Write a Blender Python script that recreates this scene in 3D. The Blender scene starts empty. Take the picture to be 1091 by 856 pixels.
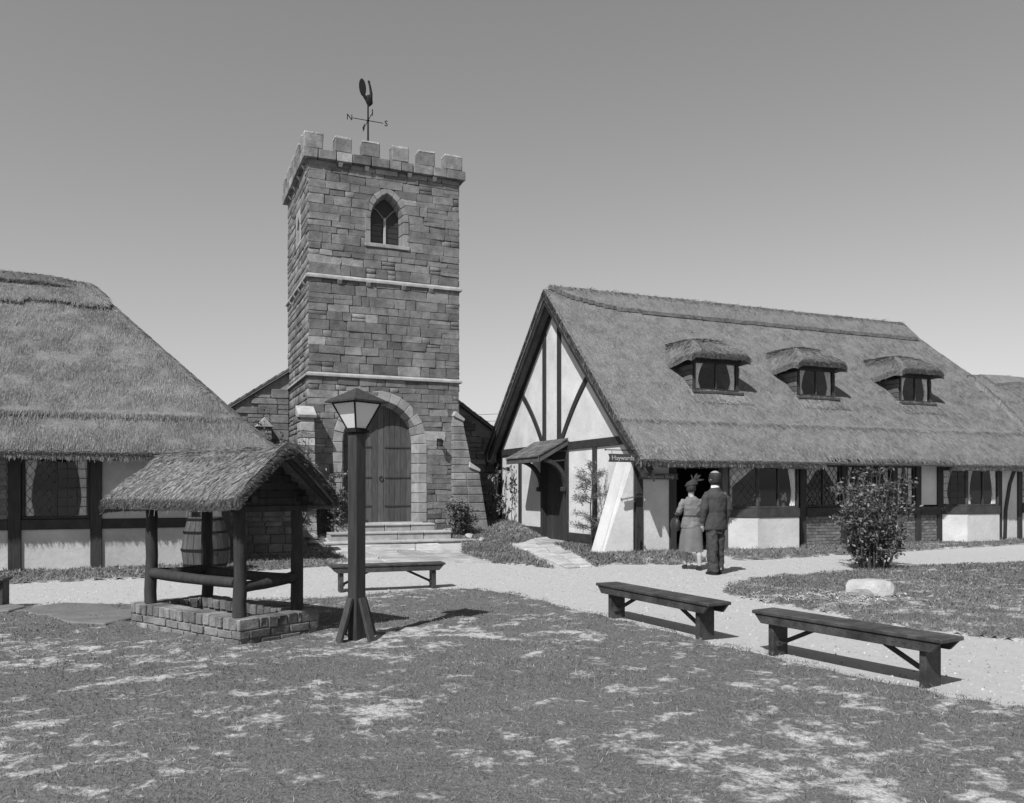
import bpy, bmesh, math, random
import numpy as np
from mathutils import Vector, Matrix, Euler

random.seed(7)
RNG = np.random.default_rng(11)
SC = bpy.context.scene
COL = SC.collection
R = math.radians

# ------------------------------------------------------------------ camera, sky, sun, exposure
F, CX, HY, CAMH = 880.0, 545.5, 522.0, 1.45          # focal length and horizon in photo pixels (1091 x 856)
cam_d = bpy.data.cameras.new('camera')
cam = bpy.data.objects.new('camera', cam_d); COL.objects.link(cam)
cam.location = (0, 0, CAMH); cam.rotation_euler = (R(90), 0, 0)
cam_d.sensor_fit = 'HORIZONTAL'; cam_d.sensor_width = 36.0
cam_d.lens = 36.0 * F / 1091.0
cam_d.shift_y = (HY - 428.0) / 1091.0                 # rising front of a view camera: verticals stay upright
cam_d.clip_start = 0.05; cam_d.clip_end = 5000
SC.camera = cam

SUN_AZ, SUN_EL = 29.0, 49.0                           # direction the light travels (from +Y towards +X), height
world = bpy.data.worlds.new('World'); SC.world = world; world.use_nodes = True
wn = world.node_tree.nodes; wl = world.node_tree.links
for n in list(wn): wn.remove(n)
sky = wn.new('ShaderNodeTexSky'); sky.sky_type = 'NISHITA'; sky.sun_disc = False
sky.sun_elevation = R(SUN_EL); sky.sun_rotation = R(180 + SUN_AZ)
sky.altitude = 0; sky.air_density = 1.0; sky.dust_density = 0.4; sky.ozone_density = 1.0
sep = wn.new('ShaderNodeSeparateColor'); wl.new(sky.outputs[0], sep.inputs[0])
def wmath(op, a, b):
    m = wn.new('ShaderNodeMath'); m.operation = op
    for i, q in enumerate((a, b)):
        if isinstance(q, (int, float)): m.inputs[i].default_value = q
        else: wl.new(q, m.inputs[i])
    return m.outputs[0]
grey = wmath('ADD', wmath('MULTIPLY', sep.outputs[0], 0.10), wmath('ADD', wmath('MULTIPLY', sep.outputs[1], 0.25), wmath('MULTIPLY', sep.outputs[2], 0.65)))
bg = wn.new('ShaderNodeBackground'); bg.inputs[1].default_value = 0.078
wo = wn.new('ShaderNodeOutputWorld')
wl.new(grey, bg.inputs[0]); wl.new(bg.outputs[0], wo.inputs[0])

sun_d = bpy.data.lights.new('sun', 'SUN'); sun_d.energy = 5.0; sun_d.angle = R(0.55); sun_d.color = (1, 1, 1)  # black and white photograph
sun = bpy.data.objects.new('sun', sun_d); COL.objects.link(sun)
tv = Vector((math.sin(R(SUN_AZ)) * math.cos(R(SUN_EL)), math.cos(R(SUN_AZ)) * math.cos(R(SUN_EL)), -math.sin(R(SUN_EL))))
sun.rotation_euler = tv.to_track_quat('-Z', 'Y').to_euler(); sun.location = (-20, -35, 40)
SC.view_settings.view_transform = 'Standard'; SC.view_settings.look = 'None'
SC.view_settings.exposure = 0.35; SC.view_settings.gamma = 1.0; SC.view_settings.use_curve_mapping = False
SC.render.engine = 'CYCLES'; SC.cycles.max_bounces = 6; SC.cycles.transparent_max_bounces = 12

# ------------------------------------------------------------------ frames
TH = R(23.0)
U = np.array([math.cos(TH), math.sin(TH)]); V = np.array([-math.sin(TH), math.cos(TH)])
HC = np.array([2.62, 17.5])        # near corner of the timbered house
TA = np.array([-5.12, 20.77])      # near left corner of the tower
LD = np.array([-8.16, 14.8])       # point on the front wall of the left cottage
def S(x, a, b):
    t = np.clip((np.asarray(x, float) - a) / (b - a), 0, 1); return t * t * (3 - 2 * t)
def loc2w(s, q):                   # house-local plan coordinates -> world
    p = HC + s * U + q * V; return float(p[0]), float(p[1])
def gnd(px, py, z=0.0):            # photo pixel on the ground -> world
    Y = F * (CAMH - z) / (py - HY); return (px - CX) / F * Y, Y
_tab = np.random.default_rng(5).random((256, 256))
def vnoise(x, y):
    x = np.asarray(x, float); y = np.asarray(y, float)
    xi = np.floor(x).astype(int); yi = np.floor(y).astype(int)
    fx = x - xi; fy = y - yi; fx = fx * fx * (3 - 2 * fx); fy = fy * fy * (3 - 2 * fy)
    g = lambda a, b: _tab[a % 256, b % 256]
    return (g(xi, yi) * (1 - fx) + g(xi + 1, yi) * fx) * (1 - fy) + (g(xi, yi + 1) * (1 - fx) + g(xi + 1, yi + 1) * fx) * fy
def fbm(x, y, o=4):
    r = 0; a = .5; t = 0
    for i in range(o):
        r = r + a * vnoise(x * 2 ** i + 17.3 * i, y * 2 ** i + 9.1 * i); t += a; a *= .55
    return r / t
def terr(x, y):
    x = np.asarray(x, float); y = np.asarray(y, float)
    dx = x - HC[0]; dy = y - HC[1]
    s = dx * U[0] + dy * U[1]; q = dx * V[0] + dy * V[1]
    z = .10 * S(q, -1.8, -.3) * S(s, -2.5, -.3)
    z = z + .42 * S(q, 3.4, 7.0) * S(-s, -1.0, -.2) * S(s, -14, -9)
    z = z + .05 * (fbm(x * .35, y * .35, 2) - .5) * S(q, 1, -3)
    return z
def tz(x, y): return float(terr(x, y))

# ------------------------------------------------------------------ materials (all grey: the photograph is black and white)
MATS = {}
ALB = .885                            # overall level of the surface greys against the exposure
def mat(name, base, var=.25, scale=6.0, rough=.8, bump=.15, bscale=60.0, stretch=(1, 1, 1), attr=False, spec=.25, fine=.12, metal=0.0, blotch=0.0):
    if name in MATS: return MATS[name]
    m = bpy.data.materials.new(name); m.use_nodes = True
    N = m.node_tree.nodes; L = m.node_tree.links
    b = N['Principled BSDF']; b.inputs['Roughness'].default_value = rough
    b.inputs['Specular IOR Level'].default_value = spec; b.inputs['Metallic'].default_value = metal
    geo = N.new('ShaderNodeNewGeometry'); mp = N.new('ShaderNodeMapping'); mp.inputs['Scale'].default_value = stretch
    L.new(geo.outputs['Position'], mp.inputs['Vector'])
    def noise(sc, det=3):
        n = N.new('ShaderNodeTexNoise'); n.inputs['Scale'].default_value = sc; n.inputs['Detail'].default_value = det
        n.inputs['Roughness'].default_value = .6
        L.new(mp.outputs[0], n.inputs['Vector']); return n.outputs['Fac']
    def rng(f, lo, hi, a=.3, c=.7):
        r = N.new('ShaderNodeMapRange'); r.inputs[1].default_value = a; r.inputs[2].default_value = c
        r.inputs[3].default_value = lo; r.inputs[4].default_value = hi; L.new(f, r.inputs[0]); return r.outputs[0]
    def mul(a, c):
        q = N.new('ShaderNodeMath'); q.operation = 'MULTIPLY'
        for i, k in enumerate((a, c)):
            if isinstance(k, (int, float)): q.inputs[i].default_value = k
            else: L.new(k, q.inputs[i])
        return q.outputs[0]
    v = mul(rng(noise(scale), 1 - var, 1 + var), rng(noise(scale * 9), 1 - fine, 1 + fine))
    if blotch: v = mul(v, rng(noise(scale * .3, 5), 1 - blotch, 1 + blotch * .5, .4, .65))
    oi = N.new('ShaderNodeObjectInfo'); sp = N.new('ShaderNodeSeparateColor'); L.new(oi.outputs['Color'], sp.inputs[0])
    v = mul(v, sp.outputs[0])
    if attr:
        at = N.new('ShaderNodeAttribute'); at.attribute_name = 'tone'; v = mul(v, at.outputs['Fac'])
    v = mul(v, base * ALB)
    L.new(v, b.inputs['Base Color'])
    if bump:
        bp = N.new('ShaderNodeBump'); bp.inputs['Strength'].default_value = bump; bp.inputs['Distance'].default_value = .02
        L.new(noise(bscale, 4), bp.inputs['Height']); L.new(bp.outputs[0], b.inputs['Normal'])
    MATS[name] = m; return m

M_PLASTER = mat('white_plaster', .57, .09, 2.2, .9, .35, 14, fine=.05, blotch=.14)
M_PLASTERC = mat('limewashed_plaster', .46, .10, 2.2, .9, .35, 14, fine=.05, blotch=.16)
M_TIMBER = mat('dark_timber', .032, .30, 5, .65, .25, 50, stretch=(6, 6, .8))
M_TIMBERH = mat('dark_timber_beam', .034, .30, 5, .65, .25, 50)
M_POSTWOOD = mat('well_post_wood', .034, .35, 7, .75, .35, 60, stretch=(3, 3, .6))
M_LAMPWOOD = mat('lamp_post_wood', .038, .35, 9, .7, .3, 60, stretch=(4, 4, .35))
M_BENCH = mat('bench_wood', .060, .40, 9, .6, .35, 60, fine=.3, blotch=.3)
M_DOOR = mat('door_wood', .075, .35, 10, .7, .3, 60, stretch=(4, 4, .3))
M_STONE = mat('sandstone', .172, .24, 5.5, .9, .6, 22, fine=.22, blotch=.25)
M_STONEA = mat('sandstone_joined', .172, .24, 5.5, .9, .6, 22, fine=.22, attr=True, blotch=.25)
M_MORTAR = mat('mortar', .22, .25, 8, .95, .4, 60)
M_DRESS = mat('dressed_stone', .33, .18, 5, .85, .3, 40, fine=.12, blotch=.15)
M_BRICK = mat('brick', .16, .30, 10, .9, .5, 60, fine=.2)
M_WELLBRICK = mat('well_brick', .155, .30, 10, .9, .6, 50, fine=.25, blotch=.2)
M_THATCH = mat('thatch', .150, .22, 3.5, .95, .5, 40, fine=.35)
M_STRAW = mat('straw', .162, .18, 1.4, .8, 0, attr=True, fine=.1, blotch=.12)
M_STRAWW = mat('pale_straw', .235, .18, 3, .8, 0, attr=True, fine=.1, blotch=.12)
M_GRAVEL = mat('gravel', .405, .09, 22, .95, .6, 130, fine=.16, blotch=.05)
M_PAVE = mat('paving_stone', .36, .25, 4, .9, .4, 40, fine=.18, blotch=.2)
M_PAVED = mat('dark_slab', .13, .2, 4, .9, .3, 50, fine=.12)
M_GRASS = mat('grass_blades', .160, .12, .9, .7, 0, attr=True, fine=.1, blotch=.15)
M_LEAF = mat('leaf', .060, .3, 5, .5, 0, attr=True, spec=.4)
M_FROND = mat('frond', .13, .3, 5, .6, 0, attr=True)
M_BARK = mat('bark', .08, .3, 10, .9, .5, 40)
M_IRON = mat('black_iron', .012, .2, 8, .7, .1, 60, spec=.15)
M_CURTAIN = mat('curtain_cloth', .80, .2, 14, .9, .2, 60)
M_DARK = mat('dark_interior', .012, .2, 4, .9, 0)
M_ROCK = mat('boulder_rock', .36, .2, 5, .9, .6, 22, fine=.15)
M_SIGN = mat('sign_board', .07, .25, 12, .7, .2, 60)
M_LETTER = mat('sign_letter', .38, .2, 20, .7, 0)
M_LETTERD = mat('carved_letter', .34, .2, 20, .7, 0)
M_SUIT = mat('suit_wool', .052, .12, 6, .9, .25, 220)
M_TROUSER = mat('trouser_wool', .050, .12, 6, .9, .25, 220)
M_WCOAT = mat('tweed', .16, .14, 6, .9, .3, 240)
M_SKIN = mat('skin', .27, .06, 6, .6, .05, 90)
M_STOCK = mat('stocking', .34, .06, 6, .6, 0)
M_SHOE = mat('black_shoe', .016, .1, 6, .35, 0, spec=.5)
M_HAIR = mat('dark_hair', .028, .3, 20, .6, .5, 90, stretch=(1, 1, .3))
M_SHIRT = mat('white_shirt', .75, .03, 6, .8, 0)
M_FELT = mat('dark_felt', .035, .2, 12, .9, .2, 80)
M_LEATHER = mat('dark_leather', .03, .2, 10, .45, .2, 60, spec=.4)
M_SHINGLE = mat('wood_shingle', .10, .3, 8, .85, .3, 50)
M_BARREL = mat('barrel_oak', .065, .3, 8, .75, .3, 50, stretch=(3, 3, .4))
M_FLOWER = mat('petal', .55, .2, 30, .7, 0)
M_TILE = mat('nave_tile', .13, .3, 8, .9, .3, 50)
M_LEAD = mat('window_lead', .035, .1, 8, .6, 0)

def glass_mat():
    m = bpy.data.materials.new('window_glass'); m.use_nodes = True
    N = m.node_tree.nodes; L = m.node_tree.links
    for n in list(N): N.remove(n)
    o = N.new('ShaderNodeOutputMaterial'); mx = N.new('ShaderNodeMixShader'); t = N.new('ShaderNodeBsdfTransparent'); g = N.new('ShaderNodeBsdfGlossy')
    fr = N.new('ShaderNodeFresnel'); fr.inputs[0].default_value = 1.5
    t.inputs[0].default_value = (.93, .93, .93, 1); g.inputs[0].default_value = (.9, .9, .9, 1); g.inputs['Roughness'].default_value = .03
    gb = N.new('ShaderNodeNewGeometry'); iv = N.new('ShaderNodeMath'); iv.operation = 'SUBTRACT'; iv.inputs[0].default_value = 1.0; L.new(gb.outputs['Backfacing'], iv.inputs[1])
    fm = N.new('ShaderNodeMath'); fm.operation = 'MULTIPLY'; L.new(fr.outputs[0], fm.inputs[0]); L.new(iv.outputs[0], fm.inputs[1])
    L.new(fm.outputs[0], mx.inputs[0]); L.new(t.outputs[0], mx.inputs[1]); L.new(g.outputs[0], mx.inputs[2]); L.new(mx.outputs[0], o.inputs[0])
    return m
M_GLASS = glass_mat()
def opal_mat():
    m = bpy.data.materials.new('opal_glass'); m.use_nodes = True
    N = m.node_tree.nodes; L = m.node_tree.links; b = N['Principled BSDF']
    b.inputs['Base Color'].default_value = (.88, .88, .88, 1); b.inputs['Roughness'].default_value = .35
    tr = N.new('ShaderNodeBsdfTranslucent'); tr.inputs[0].default_value = (.75, .75, .75, 1); mx = N.new('ShaderNodeMixShader'); mx.inputs[0].default_value = .35
    o = N['Material Output']; L.new(b.outputs[0], mx.inputs[1]); L.new(tr.outputs[0], mx.inputs[2]); L.new(mx.outputs[0], o.inputs[0])
    return m
M_OPAL = opal_mat()
def lawn_mat():
    m = bpy.data.materials.new('lawn_soil'); m.use_nodes = True
    N = m.node_tree.nodes; L = m.node_tree.links; b = N['Principled BSDF']; b.inputs['Roughness'].default_value = .95; b.inputs['Specular IOR Level'].default_value = .1
    at = N.new('ShaderNodeAttribute'); at.attribute_name = 'bare'
    geo = N.new('ShaderNodeNewGeometry')
    n1 = N.new('ShaderNodeTexNoise'); n1.inputs['Scale'].default_value = 22; n1.inputs['Detail'].default_value = 5; L.new(geo.outputs['Position'], n1.inputs['Vector'])
    n2 = N.new('ShaderNodeTexNoise'); n2.inputs['Scale'].default_value = 90; n2.inputs['Detail'].default_value = 3; L.new(geo.outputs['Position'], n2.inputs['Vector'])
    a = N.new('ShaderNodeMath'); a.operation = 'MULTIPLY_ADD'; L.new(n1.outputs[0], a.inputs[0]); a.inputs[1].default_value = .75; a.inputs[2].default_value = -.375
    s = N.new('ShaderNodeMath'); s.operation = 'ADD'; L.new(a.outputs[0], s.inputs[0]); L.new(at.outputs['Fac'], s.inputs[1])
    r = N.new('ShaderNodeMapRange'); r.inputs[1].default_value = .46; r.inputs[2].default_value = .68; L.new(s.outputs[0], r.inputs[0])
    r.inputs[3].default_value = .105; r.inputs[4].default_value = .33
    r2 = N.new('ShaderNodeMapRange'); r2.inputs[1].default_value = .3; r2.inputs[2].default_value = .7; r2.inputs[3].default_value = .65; r2.inputs[4].default_value = 1.35; L.new(n2.outputs[0], r2.inputs[0])
    q = N.new('ShaderNodeMath'); q.operation = 'MULTIPLY'; L.new(r.outputs[0], q.inputs[0]); L.new(r2.outputs[0], q.inputs[1])
    L.new(q.outputs[0], b.inputs['Base Color'])
    bp = N.new('ShaderNodeBump'); bp.inputs['Strength'].default_value = .8; bp.inputs['Distance'].default_value = .03
    L.new(n1.outputs[0], bp.inputs['Height']); L.new(bp.outputs[0], b.inputs['Normal'])
    return m
M_LAWN = lawn_mat()

# ------------------------------------------------------------------ mesh helpers
def tag(o, label=None, cat=None, group=None, kind=None):
    if label: o['label'] = label
    if cat: o['category'] = cat
    if group: o['group'] = group
    if kind: o['kind'] = kind
    return o
def thing(name, label, cat, loc=(0, 0, 0), rotz=0.0, group=None):
    o = bpy.data.objects.new(name, None); COL.objects.link(o); o.location = loc; o.rotation_euler = (0, 0, rotz)
    o.empty_display_size = .2
    return tag(o, label, cat, group)
class MB:
    def __init__(s): s.v = []; s.f = []
    def add(s, vs, fs):
        k = len(s.v); s.v += [tuple(p) for p in vs]; s.f += [tuple(i + k for i in f) for f in fs]; return s
    def box(s, x0, x1, y0, y1, z0, z1):
        return s.add([(x0, y0, z0), (x1, y0, z0), (x1, y1, z0), (x0, y1, z0), (x0, y0, z1), (x1, y0, z1), (x1, y1, z1), (x0, y1, z1)],
                     [(3, 2, 1, 0), (4, 5, 6, 7), (0, 1, 5, 4), (1, 2, 6, 5), (2, 3, 7, 6), (3, 0, 4, 7)])
    def hexa(s, lo, hi):           # two quads (4 points each) joined
        return s.add(list(lo) + list(hi), [(3, 2, 1, 0), (4, 5, 6, 7), (0, 1, 5, 4), (1, 2, 6, 5), (2, 3, 7, 6), (3, 0, 4, 7)])
    def bar(s, p, q, w, h, up=(0, 0, 1)):
        p = Vector(p); q = Vector(q); d = (q - p).normalized(); up = Vector(up)
        if abs(d.dot(up)) > .98: up = Vector((0, 1, 0))
        a = d.cross(up).normalized(); b = a.cross(d).normalized(); a *= w / 2; b *= h / 2
        c = [-a - b, a - b, a + b, -a + b]
        return s.hexa([p + k for k in c], [q + k for k in c])
    def prism(s, poly, fn, d0, d1):
        n = len(poly)
        vs = [fn(a, b, d0) for a, b in poly] + [fn(a, b, d1) for a, b in poly]
        fs = [tuple(range(n))[::-1], tuple(range(n, 2 * n))] + [(i, (i + 1) % n, n + (i + 1) % n, n + i) for i in range(n)]
        return s.add(vs, fs)
    def loft(s, rings, cap=True, close=True):
        n = len(rings[0]); k = len(rings); vs = [p for r in rings for p in r]; fs = []
        for j in range(k - 1):
            for i in range(n if close else n - 1):
                fs.append((j * n + i, j * n + (i + 1) % n, (j + 1) * n + (i + 1) % n, (j + 1) * n + i))
        if cap: fs += [tuple(range(n))[::-1], tuple(range((k - 1) * n, k * n))]
        return s.add(vs, fs)
    def tube(s, pts, rads, n=8, cap=True):
        pts = [Vector(p) for p in pts]
        if isinstance(rads, (int, float)): rads = [rads] * len(pts)
        rings = []; a = None
        for i, p in enumerate(pts):
            d = (pts[min(i + 1, len(pts) - 1)] - pts[max(i - 1, 0)]).normalized()
            if a is None: a = d.cross(Vector((0, 0, 1)) if abs(d.z) < .9 else Vector((0, 1, 0))).normalized()
            else: a = (a - d * a.dot(d)).normalized()
            b = d.cross(a)
            rings.append([p + (a * math.cos(t) + b * math.sin(t)) * rads[i] for t in [2 * math.pi * k / n for k in range(n)]])
        return s.loft(rings, cap)
    def ell(s, lst, n=16, cap=True):   # stack of horizontal ellipses (cx,cy,z,rx,ry)
        return s.loft([[(cx + rx * math.cos(2 * math.pi * k / n), cy + ry * math.sin(2 * math.pi * k / n), z) for k in range(n)] for cx, cy, z, rx, ry in lst], cap)
    def build(s, name, m, parent=None, bevel=0.0, smooth=None, color=None, M=None, seg=1):
        me = bpy.data.meshes.new(name)
        vs = s.v if M is None else [tuple(M @ Vector(p)) for p in s.v]
        me.from_pydata(vs, [], s.f)
        bm = bmesh.new(); bm.from_mesh(me)
        bmesh.ops.recalc_face_normals(bm, faces=bm.faces)
        if bevel:
            ed = [e for e in bm.edges if len(e.link_faces) == 2 and e.calc_face_angle(0) > .5]
            bmesh.ops.bevel(bm, geom=ed, offset=bevel, segments=seg, affect='EDGES', clamp_overlap=True)
        bm.to_mesh(me); bm.free()
        if smooth is not None:
            me.shade_smooth()
            me.set_sharp_from_angle(angle=R(smooth))
        return link(name, me, m, parent, color)
def link(name, me, m, parent=None, color=None):
    if m is not None and not me.materials: me.materials.append(m)
    o = bpy.data.objects.new(name, me); COL.objects.link(o)
    if parent is not None: o.parent = parent
    if color is not None: o.color = (color, color, color, 1)
    return o
def npmesh(name, verts, faces, attr=None, smooth=False):
    verts = np.asarray(verts, np.float32).reshape(-1, 3); faces = np.asarray(faces, np.int32); k = faces.shape[1]
    me = bpy.data.meshes.new(name); me.vertices.add(len(verts)); me.vertices.foreach_set('co', verts.ravel())
    me.loops.add(faces.size); me.loops.foreach_set('vertex_index', faces.ravel())
    me.polygons.add(len(faces)); me.polygons.foreach_set('loop_start', np.arange(0, faces.size, k, dtype=np.int32))
    me.update(calc_edges=True)
    if smooth: me.polygons.foreach_set('use_smooth', np.ones(len(faces), bool))
    for nm, a in (attr or {}).items():
        t = me.attributes.new(nm, 'FLOAT', 'POINT'); t.data.foreach_set('value', np.asarray(a, np.float32))
    me.validate(); return me
# shared unit blocks for bricks and stones
def unit_block(seed, jit, bev):
    r = random.Random(seed); b = MB().box(-.5, .5, -.5, .5, -.5, .5)
    b.v = [tuple(c + r.uniform(-jit, jit) * .5 for c in p) for p in b.v]
    me = bpy.data.meshes.new('block'); me.from_pydata(b.v, [], b.f)
    bm = bmesh.new(); bm.from_mesh(me); bmesh.ops.bevel(bm, geom=list(bm.edges), offset=bev, segments=1, affect='EDGES'); 
    bmesh.ops.recalc_face_normals(bm, faces=bm.faces); bm.to_mesh(me); bm.free(); return me
BLOCKS = {}
def block(name, m, parent, c, size, tone=1.0, jit=.06, bev=.045, rot=None, rnd=random):
    key = (m.name, jit, bev)
    if key not in BLOCKS:
        BLOCKS[key] = [unit_block(i, jit, bev) for i in range(8)]
        for me in BLOCKS[key]: me.materials.append(m)
    o = bpy.data.objects.new(name, rnd.choice(BLOCKS[key])); COL.objects.link(o); o.parent = parent
    o.location = c; o.scale = size
    if rot: o.rotation_euler = rot
    o.color = (tone, tone, tone, 1); return o

# ------------------------------------------------------------------ ground
def axis(lo, hi, st, far):
    a = list(np.arange(lo, hi + 1e-6, st)); d = st; x = hi; r = []
    while x < far: d *= 1.5; x += d; r.append(x)
    d = st; x = lo; l = []
    while x > -far: d *= 1.5; x -= d; l.append(x)
    return np.array(l[::-1] + a + r)
gx = axis(-16, 22, .3, 1500); gy = axis(-3, 34, .3, 1500)
X, Y = np.meshgrid(gx, gy); Z = terr(X, Y)
n0, n1 = len(gy), len(gx)
idx = np.arange(n0 * n1).reshape(n0, n1)
fq = np.stack([idx[:-1, :-1], idx[:-1, 1:], idx[1:, 1:], idx[1:, :-1]], -1).reshape(-1, 4)
g = link('ground', npmesh('ground', np.stack([X, Y, Z], -1), fq, smooth=True), M_GRAVEL)
tag(g, 'pale gravel court and paths between the buildings', kind='structure')

def inside(poly, x, y):
    x = np.asarray(x); y = np.asarray(y); r = np.zeros(x.shape, bool); n = len(poly)
    for i in range(n):
        x0, y0 = poly[i]; x1, y1 = poly[(i + 1) % n]
        if y0 == y1: continue
        r ^= ((y0 > y) != (y1 > y)) & (x < (x1 - x0) * (y - y0) / (y1 - y0) + x0)
    return r
def pdist(poly, x, y):
    d = np.full(np.shape(x), 1e9); n = len(poly)
    for i in range(n):
        a = np.array(poly[i]); b = np.array(poly[(i + 1) % n]); ab = b - a; L = (ab ** 2).sum() + 1e-12
        t = np.clip(((x - a[0]) * ab[0] + (y - a[1]) * ab[1]) / L, 0, 1)
        d = np.minimum(d, np.hypot(x - a[0] - t * ab[0], y - a[1] - t * ab[1]))
    return d
def bareness(x, y):
    w = .35 * (fbm(x * 2.3 + 3, y * 2.3 + 5, 2) - .5)
    b = .34 * fbm(x * .7 + w, y * 1.1 + w, 3) + .66 * fbm(x * 4.2 + w * 2, y * 5.6 + w * 2, 4) + .55 * (fbm(x * 13, y * 16.0, 3) - .5)
    b = b + .05 * S(y, 8.5, 4.5) * S(x, -2.0, .8) - .115
    # trodden ground round the rock
    b = b + .25 * np.exp(-(((x - 4.55) / .55) ** 2 + ((y - 10.75) / .5) ** 2))
    return b
LIFT = .035
def tuft(x, y): return .045 * (fbm(np.asarray(x) * 6.5 + 11, np.asarray(y) * 6.5 + 4, 3) - .5)
def lawn(name, label, poly, cell, ragged=.1):
    P = np.array(poly); x0, y0 = P.min(0) - .1; x1, y1 = P.max(0) + .1
    xs = np.arange(x0, x1, cell); ys = np.arange(y0, y1, cell); X, Y = np.meshgrid(xs, ys)
    nx = ragged * (fbm(X * 3, Y * 3, 3) - .5) * 2; ny = ragged * (fbm(X * 3 + 40, Y * 3 + 9, 3) - .5) * 2
    ins = inside(poly, X + nx, Y + ny); d = pdist(poly, X + nx, Y + ny)
    sd = np.where(ins, d, -d)
    Z = terr(X, Y) + LIFT * S(sd, -.08, .15) - .02 * S(-sd, 0, .08) + (.03 * (fbm(X * 2.2, Y * 2.2, 3) - .5) + tuft(X, Y)) * S(sd, 0, .2)
    keep = sd > -.09; kc = keep[:-1, :-1] & keep[1:, :-1] & keep[1:, 1:] & keep[:-1, 1:]
    idx = np.arange(X.size).reshape(X.shape)
    fq = np.stack([idx[:-1, :-1], idx[:-1, 1:], idx[1:, 1:], idx[1:, :-1]], -1)[kc]
    us, inv = np.unique(fq, return_inverse=True)
    vs = np.stack([X, Y, Z], -1).reshape(-1, 3)[us]
    bare = bareness(X, Y) + .25 * S(-sd, -.12, .05)
    me = npmesh(name, vs, inv.reshape(-1, 4), {'bare': bare.reshape(-1)[us]}, smooth=True)
    o = link(name, me, M_LAWN); tag(o, label, kind='structure'); return o
def lz(x, y): return terr(x, y) + LIFT + .03 * (fbm(np.asarray(x) * 2.2, np.asarray(y) * 2.2, 3) - .5) + tuft(x, y)
def blades(x, y, h, w, tone, lean=1.0):
    n = len(x); z = lz(x, y) - .006
    a = RNG.random(n) * 2 * np.pi; b = RNG.random(n) * 2 * np.pi
    dx = np.cos(a) * w / 2; dy = np.sin(a) * w / 2; l = lean * h * RNG.random(n) * 1.6
    p0 = np.stack([x - dx, y - dy, z], -1); p1 = np.stack([x + dx, y + dy, z], -1)
    p2 = np.stack([x + np.cos(b) * l, y + np.sin(b) * l, z + h * (.45 + .55 * RNG.random(n))], -1)
    vs = np.stack([p0, p1, p2], 1).reshape(-1, 3)
    return vs, np.repeat(tone, 3)
def grass(name, label, poly, n, h, w, near=None, ragged=.1, th=.56):
    P = np.array(poly); x0, y0 = P.min(0) - .1; x1, y1 = P.max(0) + .1
    x = RNG.uniform(x0, x1, n); y = RNG.uniform(y0, y1, n)
    if near: # keep fewer with distance
        k = RNG.random(n) < np.clip((near / np.maximum(np.hypot(x, y), .1)) ** 1.6, .02, 1); x = x[k]; y = y[k]
    vis = np.abs(x) < .72 * y + 1.2; x = x[vis]; y = y[vis]
    nx = ragged * (fbm(x * 3, y * 3, 3) - .5) * 2; ny = ragged * (fbm(x * 3 + 40, y * 3 + 9, 3) - .5) * 2
    ins = inside(poly, x + nx, y + ny); x = x[ins]; y = y[ins]
    br = bareness(x, y); k = RNG.random(len(x)) < np.clip(1.02 - S(br, th - .16, th + .12), .05, 1); x = x[k]; y = y[k]; br = br[k]
    dist = np.hypot(x, y); hh = h * (.5 + .9 * RNG.random(len(x))) * (.7 + .7 * fbm(x * 1.7 + 8, y * 1.7, 2)); ww = w * (.7 + .6 * RNG.random(len(x))) * np.clip(dist / 5, .8, 3.5)
    tone = (.55 + .9 * RNG.random(len(x)) ** 1.5) * (.75 + .5 * fbm(x * 1.1 + 70, y * 1.1, 3)); dry = RNG.random(len(x)) < (.10 + .5 * S(br, .45, .62)); tone = np.where(dry, tone * 1.75, tone)
    vs, t = blades(x, y, hh, ww, tone)
    o = link(name, npmesh(name, vs, np.arange(len(vs)).reshape(-1, 3), {'tone': t}), M_GRASS); tag(o, label, 'grass', kind='stuff'); return o

PX = lambda L: [gnd(*p) for p in L]
LC = lambda L: [loc2w(*p) for p in L]
fore = [(-16, 9.9)] + PX([(0, 650), (140, 646), (230, 641), (340, 637), (400, 632), (450, 628.5), (500, 627.5), (545, 634), (640, 656), (700, 672), (780, 691), (830, 700), (900, 717), (1000, 740), (1091, 754)]) + [(5.2, 3.6), (6, -1.5), (-16, -1.5)]
isl = PX([(768, 627), (800, 618), (860, 612), (930, 607), (1091, 600)]) + [(14, 17.6), (16, 8.0), (6.6, 6.6)] + PX([(1091, 685), (1000, 672), (920, 663), (860, 650), (800, 640), (775, 633)])
housestrip = LC([(1.9, .1), (1.5, -1.4), (2.2, -1.55), (5, -1.25), (11, -.9), (20, -.8), (20, .1)])
gableR = LC([(-1.75, -1.45), (-1.2, -1.25), (-.1, -1.65), (.75, -1.45), (1.0, -.6), (.95, .1), (.1, .1), (.1, 3.2), (-.35, 3.4)])
gableL = LC([(-2.55, -1.45), (-3.2, .1), (-3.05, 2.4), (-2.3, 4.5), (-2.3, 6.1), (-1.7, 6.2), (-1.7, 9.4), (.1, 9.4), (.1, 4.7), (-1.35, 3.75)])
cotstrip = LC([(-18, -.5), (-11.3, -.4), (-9.7, -.35), (-6.3, .7), (-5.75, 1.6), (-5.6, 4.4), (-5.6, 6.2), (-8.1, 6.2), (-8.1, 1.8), (-18, 1.8)])
lawn('lawn', 'worn dry lawn with sandy bare patches in the foreground', fore, .05, .16)
lawn('lawn', 'round ended island lawn behind the benches on the right', isl, .08, .16)
lawn('lawn', 'narrow grass strip along the foot of the timbered house', housestrip, .1)
lawn('lawn', 'small lawn between flagged path and white corner buttress', gableR, .1, .06)
lawn('lawn', 'small lawn between tower steps and flagged path', gableL, .1, .06)
lawn('lawn', 'grass strip below the left cottage and beside the tower steps', cotstrip, .1)
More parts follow.
